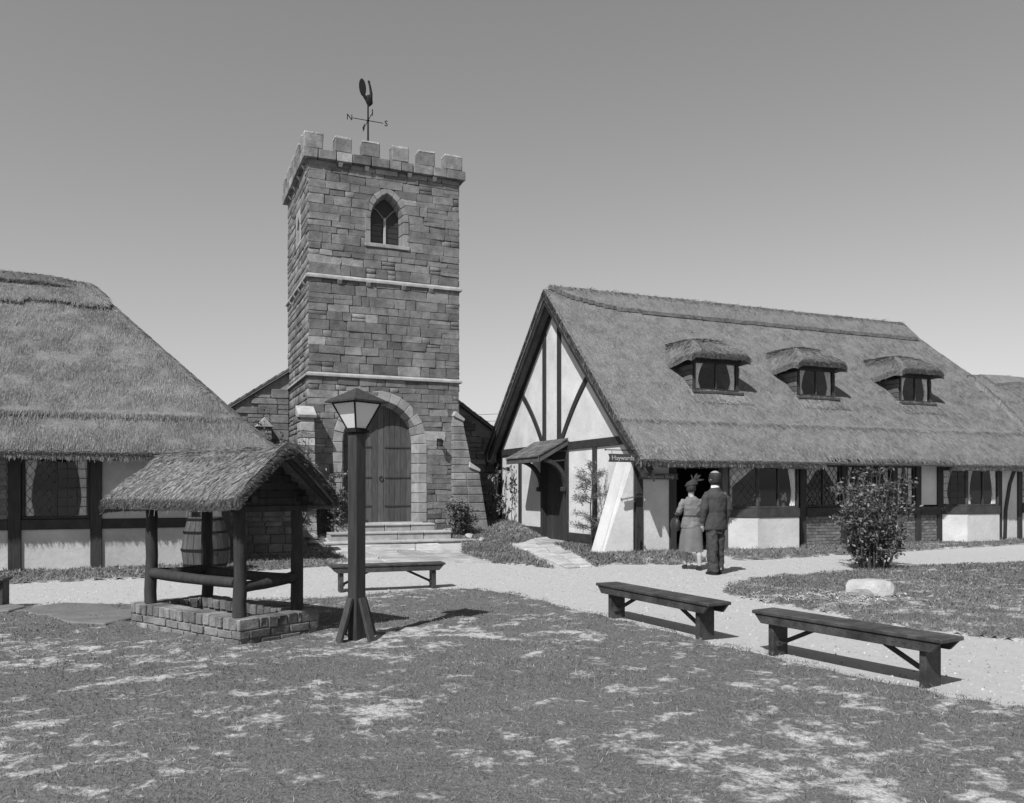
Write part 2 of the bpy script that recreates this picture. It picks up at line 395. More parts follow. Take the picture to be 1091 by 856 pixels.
grass('grass', 'short dry grass blades of the foreground lawn', fore, 3200000, .025, .0055, near=2.9, ragged=.16, th=.54)
grass('grass', 'short grass blades of the island lawn behind the benches', isl, 210000, .035, .0060, th=.58, ragged=.16)
grass('grass', 'grass blades along the foot of the timbered house', housestrip, 50000, .07, .006, th=.7)
grass('grass', 'grass blades between flagged path and white buttress', gableR, 22000, .07, .006, th=.7)
grass('grass', 'grass blades between tower steps and flagged path', gableL, 40000, .07, .006, th=.7)
grass('grass', 'grass blades below the left cottage', cotstrip, 70000, .06, .006, th=.62)

# loose stones on the gravel
n = 26000; px = RNG.uniform(-8, 12, n); py = 4.6 + 13 * RNG.random(n) ** 1.3
k = (np.abs(px) < .64 * py + .3) & ~inside(fore, px, py) & ~inside(isl, px, py); px = px[k]; py = py[k]; n = len(px)
sz = .004 + .009 * RNG.random(n) ** 2; c = np.stack([px, py, terr(px, py) + sz * .3], -1); vs = []
a = RNG.uniform(0, 6.28, n)
for j in range(3): vs.append(c + np.stack([np.cos(a + 2.1 * j) * sz * 1.3, np.sin(a + 2.1 * j) * sz, -sz * .5], -1))
vs.append(c + np.stack([0 * a, 0 * a, sz], -1)); vs = np.stack(vs, 1).reshape(-1, 3); k = np.arange(n) * 4
M_PEB = mat('pebble', .36, .1, 5, .9, 0, attr=True)
o = link('pebbles', npmesh('pebbles', vs, np.concatenate([np.stack([k + i, k + (i + 1) % 3, k + 3], 1) for i in range(3)]), {'tone': np.repeat(RNG.uniform(.45, 1.5, n), 4)}), M_PEB); tag(o, 'loose pebbles scattered over the gravel paths', 'pebbles', kind='stuff')
# flagstones
def slab(parent, pts, m, tone, thick=.05, up=.02):
    b = MB(); zt = [tz(*p) + up for p in pts]; n = len(pts)
    b.add([(p[0], p[1], z - thick) for p, z in zip(pts, zt)] + [(p[0], p[1], z) for p, z in zip(pts, zt)],
          [tuple(range(n))[::-1], tuple(range(n, 2 * n))] + [(i, (i + 1) % n, n + (i + 1) % n, n + i) for i in range(n)])
    return b.build('flagstone', m, parent, bevel=.012, color=tone)
def paving(name, label, fn, cols, rows, m, seed, gap=.02, jit=.12, base=None, up=.02):
    r = random.Random(seed); par = thing(name, label, None, (0, 0, 0)); par['kind'] = 'structure'
    ja = {(i, j): (r.uniform(-jit, jit), r.uniform(-jit, jit)) for i in range(cols + 1) for j in range(rows + 1)}
    for j in range(rows):
        for i in range(cols):
            q = []
            for (a, b, ga, gb) in ((i, j, 1, 1), (i + 1, j, -1, 1), (i + 1, j + 1, -1, -1), (i, j + 1, 1, -1)):
                da, db = ja[(a, b)]
                q.append(fn((a + (da if 0 < a < cols else da * .3) + ga * gap) / cols, (b + (db if 0 < b < rows else db * .3) + gb * gap) / rows))
            slab(par, q, m, r.uniform(.75, 1.2), up=up)
    return par
def quadfn(a, b, c, d):
    a, b, c, d = map(np.array, (a, b, c, d))
    return lambda x, y: tuple((a * (1 - x) + b * x) * (1 - y) + (d * (1 - x) + c * x) * y)
paving('flagged_path', 'pale flagstone path leading to the gable door', quadfn(*LC([(-2.4, -1.55), (-1.85, -1.5), (-.15, 3.55), (-1.3, 3.7)])), 2, 7, M_PAVE, 3, .03, .18, up=.035)
paving('tower_paving', 'pale flagstones laid in front of the tower steps', quadfn(*LC([(-5.7, .9), (-3.2, .25), (-2.9, 4.6), (-5.6, 4.6)])), 4, 5, M_PAVE, 4, .025, .2, up=.025)
sp = thing('well_paving', 'dark irregular slabs lying in the grass left of the well', None); sp['kind'] = 'structure'
for k, L in enumerate([[(38, 652), (70, 648), (118, 649), (128, 656), (90, 662), (40, 661), (25, 657)], [(52, 662), (92, 657.5), (141, 654), (141, 664), (112, 671), (72, 669)], [(-40, 650), (14, 649.5), (28, 652), (10, 657), (-40, 660)]]):
    slab(sp, PX(L), M_PAVED, 1.0 + .12 * k, .08, .055)

# ------------------------------------------------------------------ thatch
def smin(a, b, k):
    h = np.clip(.5 + .5 * (b - a) / k, 0, 1); return b * (1 - h) + a * h - k * h * (1 - h)
def smax(a, b, k): return -smin(-a, -b, k)
def thatch_shell(name, parent, zf, s0, s1, t0, t1, d, thick, m, mask=None, rough=.03, under=0.0):
    ns = int(round((s1 - s0) / d)) + 1; nt = int(round((t1 - t0) / d)) + 1
    xs = np.linspace(s0, s1, ns); ts = np.linspace(t0, t1, nt); X, Y = np.meshgrid(xs, ts)
    Z = zf(X, Y) + rough * (fbm(X * 3.1 + 5, Y * 3.1, 4) - .5)
    # uneven, combed edge
    ed = .03 * (fbm(X * 6 + 30, Y * 6, 2) - .5)
    th = thick(X, Y) if callable(thick) else thick + 0 * X
    XX = X.copy(); YY = Y.copy(); YY[0] += ed[0]; YY[-1] += ed[-1]
    B = Z - th + .03 * (fbm(X * 5 + 11, Y * 5 + 3, 2) - .5)
    n = ns * nt; top = np.stack([XX, YY, Z], -1).reshape(-1, 3); bot = np.stack([XX, np.clip(YY, t0 + under + ed, t1 - under + ed) if under else YY, B], -1).reshape(-1, 3)
    idx = np.arange(n).reshape(nt, ns)
    q = np.stack([idx[:-1, :-1], idx[:-1, 1:], idx[1:, 1:], idx[1:, :-1]], -1)
    keep = np.ones((nt - 1, ns - 1), bool)
    if mask is not None:
        cx = (X[:-1, :-1] + X[1:, 1:]) / 2; cy = (Y[:-1, :-1] + Y[1:, 1:]) / 2; keep = mask(cx, cy)
    qt = q[keep]; qb = qt[:, ::-1] + n
    # walls round the kept cells
    K = np.zeros((nt + 1, ns + 1), bool); K[1:-1, 1:-1] = keep; side = []
    k = K[1:-1, 1:-1]
    for sel, a, b in ((k & ~K[:-2, 1:-1], 1, 0), (k & ~K[2:, 1:-1], 3, 2), (k & ~K[1:-1, :-2], 0, 3), (k & ~K[1:-1, 2:], 2, 1)):
        w = q[sel]; side.append(np.stack([w[:, a], w[:, b], w[:, b] + n, w[:, a] + n], -1))
    fs = np.concatenate([qt, qb] + side); us, inv = np.unique(fs, return_inverse=True)
    me = npmesh(name, np.concatenate([top, bot])[us], inv.reshape(-1, 4))
    me.shade_smooth(); me.set_sharp_from_angle(angle=R(40))
    return link(name, me, m, parent)
def straws(name, parent, zf, s0, s1, t0, t1, n, ln, w, mask=None, jit=.16, lift=.02, tone=(.55, 1.35), sink=.004, m=None):
    x = RNG.uniform(s0, s1, n); y = RNG.uniform(t0, t1, n)
    if mask is not None: k = mask(x, y); x = x[k]; y = y[k]
    n = len(x); e = .02
    gx = (zf(x + e, y) - zf(x - e, y)) / (2 * e); gy = (zf(x, y + e) - zf(x, y - e)) / (2 * e)
    gl = np.hypot(gx, gy) + 1e-6; dx = -gx / gl; dy = -gy / gl
    a = RNG.normal(0, jit, n); c, sn = np.cos(a), np.sin(a); dx, dy = dx * c - dy * sn, dx * sn + dy * c
    L = ln * (.5 + RNG.random(n)) / np.sqrt(1 + gl ** 2)
    zr = lambda x, y: zf(x, y) + .03 * (fbm(x * 3.1 + 5, y * 3.1, 4) - .5)
    x1 = np.clip(x + dx * L, s0 - .02, s1 + .02); y1 = np.clip(y + dy * L, t0 - .02, t1 + .02)
    p = np.stack([x, y, zr(x, y) - sink - .012 * RNG.random(n)], -1)
    q = np.stack([x1, y1, zr(x, y) + (-(gl) * L) + lift * RNG.random(n)], -1)
    # width direction: across slope
    wx = -dy; wy = dx; ww = w * (.6 + .8 * RNG.random(n)) / 2; ro = RNG.normal(0, .5, n)
    W = np.stack([wx * ww * np.cos(ro), wy * ww * np.cos(ro), ww * np.sin(ro)], -1)
    vs = np.stack([p - W, p + W, q + W * .6, q - W * .6], 1).reshape(-1, 3)
    t = RNG.uniform(tone[0], tone[1], n) * (.8 + .4 * fbm(x * .9 + 3, y * .9, 3))
    o = link(name, npmesh(name, vs, np.arange(4 * n).reshape(-1, 4), {'tone': np.repeat(t, 4)}), m or M_STRAW, parent); o['kind'] = 'stuff'; return o
def fringe(name, parent, pts, zf, thick, n, ln, w, out):
    # cut straw ends packed along an eave: pts = (s,t) start / end, out = outward (ds,dt)
    (a, b), (c, d) = pts; f = RNG.random(n); x = a + (c - a) * f; y = b + (d - b) * f
    z = zf(x, y) - .01 - RNG.random(n) * thick * .98
    inn = .05 + .0 * f
    p = np.stack([x - out[0] * inn, y - out[1] * inn, z + .03], -1)
    q = np.stack([x + out[0] * (.015 + .03 * RNG.random(n)) + RNG.normal(0, .012, n), y + out[1] * (.015 + .03 * RNG.random(n)), z - ln * RNG.random(n)], -1)
    hx, hy = (c - a), (d - b); hl = math.hypot(hx, hy); W = np.stack([np.full(n, hx / hl) * w / 2, np.full(n, hy / hl) * w / 2, np.zeros(n)], -1)
    vs = np.stack([p - W, p + W, q + W * .7, q - W * .7], 1).reshape(-1, 3); t = RNG.uniform(.4, 1.2, n)
    o = link(name, npmesh(name, vs, np.arange(4 * n).reshape(-1, 4), {'tone': np.repeat(t, 4)}), M_STRAW, parent); o['kind'] = 'stuff'; return o

# ------------------------------------------------------------------ windows
def frameM(o, ax, up=(0, 0, 1)):   # plan frame: X along ax (horizontal), Y inwards, Z up
    ax = Vector(ax).normalized(); up = Vector(up); n = up.cross(ax)
    return Matrix(((ax.x, n.x, up.x, o[0]), (ax.y, n.y, up.y, o[1]), (ax.z, n.z, up.z, o[2]), (0, 0, 0, 1)))
def curtain(b, x0, x1, z0, z1, y, kind, rnd):
    # kind 'L'/'R' tied back to a side, 'SL'/'SR' swag, 'F' straight
    W = x1 - x0; nz, nx = 14, 22; rings = []
    for j in range(nz + 1):
        f = j / nz; z = z1 - (z1 - z0) * f
        if kind in 'LR': wd = .42 - .22 * math.sin(min(f / .72, 1) * math.pi / 2) + (.10 * (f - .72) / .28 if f > .72 else 0)
        elif kind in ('SL', 'SR'): wd = max(.10, .95 * (1 - f / .55)) if f < .5 else .10
        else: wd = 1.0
        row = []
        for i in range(nx + 1):
            g = i / nx; xx = wd * W * g; xx = x0 + xx if kind in ('L', 'SL', 'F') else x1 - xx
            row.append((xx, y + .018 * math.sin(g * 19 + 1.3 * math.sin(f * 3) + len(rings) * .05), z))
        rings.append(row)
    b.loft(rings, cap=False, close=False)
def window(parent, M, w, h, lights=2, lattice='none', curtains=(), fr=.05, depth=.07, name='window', mul=.035, tone=1.0):
    # lower-left outside corner at the frame origin; y runs inwards
    f = MB(); f.box(0, w, 0, depth, 0, fr).box(0, w, 0, depth, h - fr, h).box(0, fr, 0, depth, fr, h - fr).box(w - fr, w, 0, depth, fr, h - fr)
    wo = f.build(name, M_TIMBERH, parent, bevel=.006, M=M, color=tone)
    lw = (w - 2 * fr - (lights - 1) * mul) / lights
    for i in range(lights):
        x0 = fr + i * (lw + mul); x1 = x0 + lw
        if i: MB().box(x0 - mul, x0, .003, depth - .01, fr, h - fr).build('mullion', M_TIMBERH, wo, bevel=.004, M=M, color=1.6)
        pane = MB().box(x0 + .001, x1 - .001, .034, .038, fr + .001, h - fr - .001).build('pane', M_GLASS, wo, M=M)
        lt = lattice[i] if isinstance(lattice, (list, tuple)) else lattice
        if lt == 'diamond':
            b = MB(); st = .150; hh = h - 2 * fr; k0 = -int(hh * .9 / st) - 2
            for k in range(k0, int(lw / st) + 3):
                for sg in (1, -1):
                    # line x = k*st + sg*z*.62 clipped to the light
                    pts = []
                    for zz in np.linspace(0, hh, 60):
                        xx = k * st + (sg * zz * .74 if sg > 0 else (hh - zz) * .74)
                        if 0 <= xx <= lw: pts.append((xx, zz))
                    if len(pts) > 1:
                        (a, c), (d, e) = pts[0], pts[-1]; b.bar((x0 + a, .030, fr + c), (x0 + d, .030, fr + e), .008, .010, (0, 1, 0))
            b.build('leading', M_LEAD, wo, M=M)
        elif lt == 'square':
            b = MB(); nzb = max(2, int(round((h - 2 * fr) / .17))); nxb = max(1, int(round(lw / .16)))
            for k in range(1, nzb): b.box(x0, x1, .026, .034, fr + (h - 2 * fr) * k / nzb - .006, fr + (h - 2 * fr) * k / nzb + .006)
            for k in range(1, nxb): b.box(x0 + lw * k / nxb - .006, x0 + lw * k / nxb + .006, .024, .033, fr, h - fr)
            b.build('leading', M_LEAD, wo, M=M)
        for kd, li in curtains:
            if li == i:
                b = MB(); curtain(b, x0 + .005, x1 - .005, fr + .01, h - fr - .01, .065, kd, random); b.build('curtain', M_CURTAIN, wo, smooth=60, M=M, color=random.uniform(.8, 1.15))
    return wo

def brickwork(parent, M, x0, x1, z0, z1, bw, bh, gap, depth, m, seed, name='brick', tone=(.7, 1.3), proud=.012):
    """rows of separate bricks in front of a mortar bed; frame M: X along, Y inwards, Z up"""
    r = random.Random(seed); rz = M.to_euler(); out = []
    bed = MB().box(x0, x1, .012, depth, z0, z1).build('mortar', M_MORTAR, parent, M=M)
    nrow = max(1, int(round((z1 - z0) / bh))); rh = (z1 - z0) / nrow
    for j in range(nrow):
        x = x0 - (bw / 2 if j % 2 else 0)
        while x < x1 - .02:
            a = max(x, x0); b = min(x + bw, x1)
            if b - a > .04:
                c = M @ Vector(((a + b) / 2, depth * .45 - r.uniform(0, proud), z0 + rh * (j + .5)))
                out.append(block(name, m, parent, c, (b - a - gap, depth * .9, rh - gap), r.uniform(*tone), rot=rz, rnd=r))
            x += bw
    return out
def ashlar(width, z0, z1, holes, seed, hh=(.13, .27), ww=(.20, .68)):
    """coursed rubble: list of (x0,x1,z0,z1); holes(za,zb) -> list of blocked intervals"""
    r = random.Random(seed); out = []; z = z0
    while z < z1 - .05:
        h = r.uniform(*hh)
        if z1 - z - h < .1: h = z1 - z
        iv = [(0, width)]
        for a, b in holes(z, z + h):
            nv = []
            for c, d in iv:
                if b <= c or a >= d: nv.append((c, d)); continue
                if a > c: nv.append((c, a))
                if b < d: nv.append((b, d))
            iv = nv
        for c, d in iv:
            x = c
            while x < d - 1e-6:
                w = r.uniform(*ww) * (1.25 if (x == c and c == 0) else 1)
                if d - x - w < .16: w = d - x
                # now and then two thin stones instead of one
                if h > .21 and r.random() < .22:
                    k = r.uniform(.4, .6); out.append((x, x + w, z, z + h * k)); out.append((x, x + w, z + h * k, z + h))
                else: out.append((x, x + w, z, z + h))
                x += w
        z += h
    return out
def joined_stones(name, parent, M, cells, gap, depth, seed, m=None, tone=(.6, 1.4)):
    r = random.Random(seed); vs = []; fs = []; tn = []
    for a, b, c, d in cells:
        p = r.uniform(.004, .028); j = lambda: r.uniform(-.006, .006); k = len(vs); e = .012; g = gap / 2
        o = [(a + g + j(), c + g + j()), (b - g + j(), c + g + j()), (b - g + j(), d - g + j()), (a + g + j(), d - g + j())]
        i = [(o[0][0] + e, o[0][1] + e), (o[1][0] - e, o[1][1] + e), (o[2][0] - e, o[2][1] - e), (o[3][0] + e, o[3][1] - e)]
        for x, z in o: vs.append(M @ Vector((x, depth, z)))
        for x, z in o: vs.append(M @ Vector((x, -p + .012, z)))
        for x, z in i: vs.append(M @ Vector((x, -p, z)))
        for q in range(4):
            n = (q + 1) % 4; fs.append((k + q, k + n, k + 4 + n, k + 4 + q)); fs.append((k + 4 + q, k + 4 + n, k + 8 + n, k + 8 + q))
        fs.append((k + 8, k + 9, k + 10, k + 11)); tn += [r.uniform(*tone)] * 12
    o = link(name, npmesh(name, [tuple(v) for v in vs], fs, {'tone': tn}), m or M_STONEA, parent); o['kind'] = 'stuff'; return o
def plate(outer, holes, M, d0, d1, name, m, parent):
    """flat wall with openings, from depth d0 to d1 along local Y"""
    bm = bmesh.new(); es = []
    for loop in [outer] + holes:
        vs = [bm.verts.new((a, d0, b)) for a, b in loop]
        es += [bm.edges.new((vs[i], vs[(i + 1) % len(vs)])) for i in range(len(vs))]
    bmesh.ops.triangle_fill(bm, use_beauty=True, use_dissolve=False, edges=es)
    ret = bmesh.ops.extrude_face_region(bm, geom=list(bm.faces))
    bmesh.ops.translate(bm, vec=(0, d1 - d0, 0), verts=[v for v in ret['geom'] if isinstance(v, bmesh.types.BMVert)])
    bmesh.ops.recalc_face_normals(bm, faces=bm.faces); bm.transform(M)
    me = bpy.data.meshes.new(name); bm.to_mesh(me); bm.free(); return link(name, me, m, parent)
def arch_pts(w, z0, zs, e, n=10, cx=0.0):
    """pointed arch outline from right foot over the apex to the left foot"""
    Rr = w + e; a1 = math.acos(e / Rr); pts = [(cx + w, z0)]
    for k in range(n + 1): t = a1 * k / n; pts.append((cx - e + Rr * math.cos(t), zs + Rr * math.sin(t)))
    left = [(2 * cx - x, z) for x, z in pts[::-1]]
    return pts + left[1:]
def arch_half(w, zs, e, z):        # half width at height z
    if z <= zs: return w
    Rr = w + e; d = z - zs; return math.sqrt(Rr * Rr - d * d) - e if d < Rr and math.sqrt(max(Rr * Rr - d * d, 0)) > e else 0.0
def arch_ring(parent, M, cx, wi, wo_, z0, zs, e, d_face, d_back, splay, name, m, seed, jamb=.3, nv=7, tone=(.8, 1.2)):
    """jamb stones and voussoirs, each its own mesh; the reveal is splayed"""
    r = random.Random(seed)
    path_i, path_o, path_b = [], [], []
    nj = max(2, int(round((zs - z0) / jamb)))
    for k in range(nj + 1):
        z = z0 + (zs - z0) * k / nj; path_i.append((wi, z)); path_o.append((wo_, z)); path_b.append((wi - splay, z))
    dw = wo_ - wi
    for k in range(1, nv + 1):
        for P, w in ((path_i, wi), (path_o, wo_), (path_b, wi - splay)):
            Rr = w + e; a1 = math.acos(e / Rr); t = a1 * k / nv; P.append((-e + Rr * math.cos(t), zs + Rr * math.sin(t)))
    for sgn in (1, -1):
        for k in range(len(path_i) - 1):
            q = []
            sh = .006
            for P in (path_i, path_o): pass
            (a0, b0), (a1, b1) = path_i[k], path_i[k + 1]; (c0, d0), (c1, d1) = path_o[k], path_o[k + 1]; (e0, f0), (e1, f1) = path_b[k], path_b[k + 1]
            pr = r.uniform(-.008, .008)
            def P3(x, z, y): return M @ Vector((cx + sgn * x, y, z))
            lo = [P3(a0, b0 + sh, d_face + pr), P3(c0, d0 + sh, d_face + pr), P3(c0, d0 + sh, d_back), P3(e0, f0 + sh, d_back)]
            hi = [P3(a1, b1 - sh, d_face + pr), P3(c1, d1 - sh, d_face + pr), P3(c1, d1 - sh, d_back), P3(e1, f1 - sh, d_back)]
            MB().hexa(lo, hi).build(name, m, parent, bevel=.010, color=r.uniform(*tone))

# ------------------------------------------------------------------ the church: tower and nave
church = thing('stone_church', 'square battlemented stone church tower with arched wooden door and low nave behind', 'church', (TA[0], TA[1], 0), TH)
TW, TD = 4.0, 3.6
I4 = Matrix.Identity(4)
MF = frameM((0, 0, 0), (1, 0, 0))                 # front wall
ML = frameM((0, TD, 0), (0, -1, 0))               # left wall, seen from outside its x runs back to front
DCX, WCX = 1.85, 2.0
d_out = arch_pts(1.02, .3, 2.67, .12, 10, DCX); w_out = arch_pts(.46, 7.78, 8.48, .35, 8, WCX + .02)
plate([(0, -.3), (TW, -.3), (TW, 9.8), (0, 9.8)], [d_out, w_out], MF, .03, .45, 'tower_wall', M_MORTAR, church)
b = MB(); b.box(.03, .45, .452, TD, -.3, 9.8); b.build('tower_wall', M_MORTAR, church)
b = MB(); b.box(TW - .45, TW, .452, TD, -.3, 9.8); b.build('tower_wall', M_MORTAR, church)
b = MB(); b.box(.452, TW - .452, TD - .4, TD, -.3, 9.8); b.build('tower_wall', M_MORTAR, church)
MB().box(.46, TW - .46, .46, TD - .41, 9.5, 9.7).build('tower_deck', M_MORTAR, church)
MB().box(.46, TW - .46, .46, TD - .41, 5.5, 5.7).build('ringing_floor', M_DARK, church)
def tholes(za, zb):
    zm = (za + zb) / 2; out = []
    if zm < 4.0:
        w = arch_half(1.16, 2.67, .12, min(max(zm, 0), 3.9))
        if w > .05 and zm < 3.82: out.append((DCX - w, DCX + w))
    if 7.70 < zm < 9.42:
        w = arch_half(.53, 8.48, .38, zm)
        if w > .03: out.append((WCX + .02 - w, WCX + .02 + w))
    if za < 3.45 < zb or (zm < 3.4): pass
    return out
cells = ashlar(TW, .02, 4.33, tholes, 21) + ashlar(TW, 4.43, 6.80, tholes, 22) + ashlar(TW, 6.92, 9.78, tholes, 23)
rs = random.Random(5)
def stone_tone(r):
    t = r.gauss(1.0, .13)
    if r.random() < .10: t *= 1.45
    if r.random() < .12: t *= .68
    return min(max(t, .5), 1.9)
cells.sort(key=lambda c: -(c[1] - c[0]) * (c[3] - c[2]))
for a, bb, c, d in cells[:300]:
    y = -rs.uniform(0, .022)
    block('stone', M_STONE, church, ((a + bb) / 2, y + .05, (c + d) / 2), (bb - a - .010, .12, d - c - .009), stone_tone(rs), jit=.07, bev=.032, rot=(rs.uniform(-.02, .02), rs.uniform(-.012, .012), rs.uniform(-.03, .03)), rnd=rs)
if cells[300:]: joined_stones('stones', church, MF, cells[300:], .012, .05, 8)
def sholes(za, zb):
    zm = (za + zb) / 2
    return [(TD - 1.95, TD - 1.15)] if 7.95 < zm < 8.85 else []
sc = ashlar(TD, .02, 4.33, sholes, 31) + ashlar(TD, 4.43, 6.80, sholes, 32) + ashlar(TD, 6.92, 9.78, sholes, 33)
joined_stones('stones', church, ML, sc, .022, .05, 9)
joined_stones('stones', church, frameM((TW, 0, 0), (0, 1, 0)), ashlar(TD, .02, 9.78, lambda a, b: [], 34), .022, .05, 10)
# slit window of the left wall
ms = MB(); ms.hexa([(-.02, 1.15, 7.98), (-.02, 1.95, 7.98), (.3, 1.85, 7.98), (.3, 1.25, 7.98)], [(-.02, 1.15, 8.08), (-.02, 1.95, 8.08), (.3, 1.85, 8.08), (.3, 1.25, 8.08)])
slit = ms.build('side_window', M_DRESS, church, bevel=.01)
for pts in ([(1.15, 8.08), (1.30, 8.08), (1.30, 8.5), (1.15, 8.5)], [(1.80, 8.08), (1.95, 8.08), (1.95, 8.5), (1.80, 8.5)], [(1.15, 8.5), (1.30, 8.5), (1.55, 8.78), (1.55, 8.98), (1.15, 8.98)], [(1.55, 8.78), (1.80, 8.5), (1.95, 8.5), (1.95, 8.98), (1.55, 8.98)]):
    MB().prism(pts, lambda a, c, d: (d, a, c), -.018, .25).build('frame_stone', M_DRESS, slit, bevel=.01, color=random.uniform(.85, 1.1))
MB().prism([(1.30, 8.08), (1.80, 8.08), (1.80, 8.5), (1.55, 8.78), (1.30, 8.5)], lambda a, c, d: (d, a, c), .18, .2).build('pane', M_LEAD, slit)
# string courses with corbels
def course(z, h, pr, name):
    b = MB(); b.add([(-pr, -pr, z), (TW + pr, -pr, z), (TW + pr, TD + pr, z), (-pr, TD + pr, z), (-pr, -pr, z + h * .55), (TW + pr, -pr, z + h * .55), (TW + pr, TD + pr, z + h * .55), (-pr, TD + pr, z + h * .55),
        (-.012, -.012, z + h), (TW + .012, -.012, z + h), (TW + .012, TD + .012, z + h), (-.012, TD + .012, z + h)],
        [(3, 2, 1, 0), (8, 9, 10, 11)] + [(k, (k + 1) % 4, 4 + (k + 1) % 4, 4 + k) for k in range(4)] + [(4 + k, 4 + (k + 1) % 4, 8 + (k + 1) % 4, 8 + k) for k in range(4)])
    return b.build(name, M_DRESS, church, bevel=.008)
course(4.32, .11, .075, 'string_course'); course(6.80, .12, .075, 'string_course')
for zc, xs in ((6.70, (.78, 1.52, 2.46, 3.2)), (9.68, (.80, 1.48, 2.62, 3.3))):
    for x in xs: MB().hexa([(x - .05, -.03, zc), (x + .05, -.03, zc), (x + .05, .05, zc), (x - .05, .05, zc)], [(x - .06, -.10, zc + .098), (x + .06, -.10, zc + .098), (x + .06, .05, zc + .098), (x - .06, .05, zc + .098)]).build('corbel', M_DRESS, church, bevel=.008, color=1.15)
    for y in (.5, 1.3, 2.1, 2.9): MB().hexa([(-.03, y - .05, zc), (.05, y - .05, zc), (.05, y + .05, zc), (-.03, y + .05, zc)], [(-.10, y - .06, zc + .098), (.05, y - .06, zc + .098), (.05, y + .06, zc + .098), (-.10, y + .06, zc + .098)]).build('corbel', M_DRESS, church, bevel=.008, color=1.1)
# parapet and battlements
PP = .15
rp = random.Random(3)
def para(x0, x1, y0, y1, z0, z1, name='parapet_stone', tone=None):
    block(name, M_STONE, church, ((x0 + x1) / 2, (y0 + y1) / 2, (z0 + z1) / 2), (x1 - x0 - .012, y1 - y0 - .004, z1 - z0 - .008), tone or stone_tone(rp) * 1.15, jit=.05, bev=.04, rnd=rp)
for side in range(4):
    L = (TW if side % 2 == 0 else TD) + 2 * PP
    xs = [0]; 
    while xs[-1] < L - .5: xs.append(xs[-1] + rp.uniform(.3, .6))
    xs[-1] = L
    mer = [(.02, .50), (.79, 1.22), (1.49, 1.96), (2.26, 2.72), (2.97, 3.44), (3.70, 4.20)] if side % 2 == 0 else [(.0, .45), (.85, 1.3), (1.68, 2.12), (2.5, 2.95), (3.35, 3.8)]
    def put(a, c, z0, z1, **k):
        if side == 0: para(-PP + a, -PP + c, -PP, .18, z0, z1, **k)
        elif side == 2: para(-PP + a, -PP + c, TD - .18, TD + PP, z0, z1, **k)
        elif side == 1: para(-PP, .18, -PP + max(a, .285), -PP + min(c, L - .285), z0, z1, **k)
        else: para(TW - .18, TW + PP, -PP + max(a, .285), -PP + min(c, L - .285), z0, z1, **k)
    for a, c in zip(xs[:-1], xs[1:]): put(a, c, 9.78, 10.02)
    for a, c in mer:
        put(a, c, 10.015, 10.37, name='merlon')
        # pale cap, toned lighter than the merlon
        put(a, c, 10.365, 10.42, name='merlon_cap', tone=2.3)
# door arch, door, tower window
arch_ring(church, MF, DCX, 1.0, 1.24, .58, 2.67, .12, -.035, .34, .10, 'arch_stone', M_DRESS, 4, .27, 7, (.72, 1.05))
door = MB().prism(arch_pts(1.05, .58, 2.67, .12, 10, DCX), lambda a, c, d: (a, d, c), .335, .37).build('door', M_DOOR, church)
npk = 12; pw = 1.86 / npk
for k in range(npk):
    x0 = DCX - .93 + k * pw; x1 = x0 + pw - .006; top = []
    for x in np.linspace(x1, x0, 5):
        dx = abs(x - DCX); Rr = .96 + .12; top.append((x, 2.67 + math.sqrt(max(Rr * Rr - (dx + .12) ** 2, 0)) - .01))
    MB().prism([(x0, .60), (x1, .60)] + top, lambda a, c, d: (a, d, c), .300 + random.uniform(0, .006), .336).build('plank', M_DOOR, door, bevel=.004, color=random.uniform(.8, 1.25))
for z in (1.0, 1.75, 2.55):
    for sg in (1, -1):
        MB().box(*sorted((DCX + sg * .18, DCX + sg * .88)), .288, .304, z, z + .045).build('hinge', M_DOOR, door, bevel=.004, color=.55)
MB().tube([(DCX + .08 + .05 * math.cos(t), .285, 1.75 + .06 * math.sin(t)) for t in np.linspace(0, 2 * math.pi, 13)], .010, 6).build('ring_handle', M_DOOR, door, color=.5)
MB().box(DCX - 1.1, DCX + 1.1, -.16, .40, .42, .60).build('door_sill', M_DRESS, church, bevel=.015)
wx = WCX + .02
arch_ring(church, MF, wx, .44, .58, 7.84, 8.48, .35, -.03, .36, .06, 'window_stone', M_DRESS, 6, .3, 5, (.5, .75))
MB().box(wx - .60, wx + .60, -.06, .36, 7.74, 7.84).build('window_sill', M_DRESS, church, bevel=.012, color=.8)
tw = MB().prism(arch_pts(.40, 7.84, 8.48, .35, 8, wx), lambda a, c, d: (a, d, c), .30, .31).build('window', M_LEAD, church)
MB().box(wx - .035, wx + .035, .24, .30, 7.84, 8.62).build('mullion', M_DRESS, tw, bevel=.01)
for sg in (1, -1):
    MB().tube([(wx + sg * (.035 + .30 * f), .275, 8.60 + .26 * math.sin(f * 1.5)) for f in np.linspace(0, 1, 6)], .018, 6).build('tracery', M_DRESS, tw, color=.6)
    MB().box(*sorted((wx + sg * .06, wx + sg * .34)), .292, .299, 7.87, 8.45).build('pane', M_GLASS, tw)
    bq = MB()
    for k in range(1, 5): bq.box(*sorted((wx + sg * .04, wx + sg * .37)), .284, .290, 7.84 + k * .14, 7.85 + k * .14)
    bq.build('leading', M_LEAD, tw)
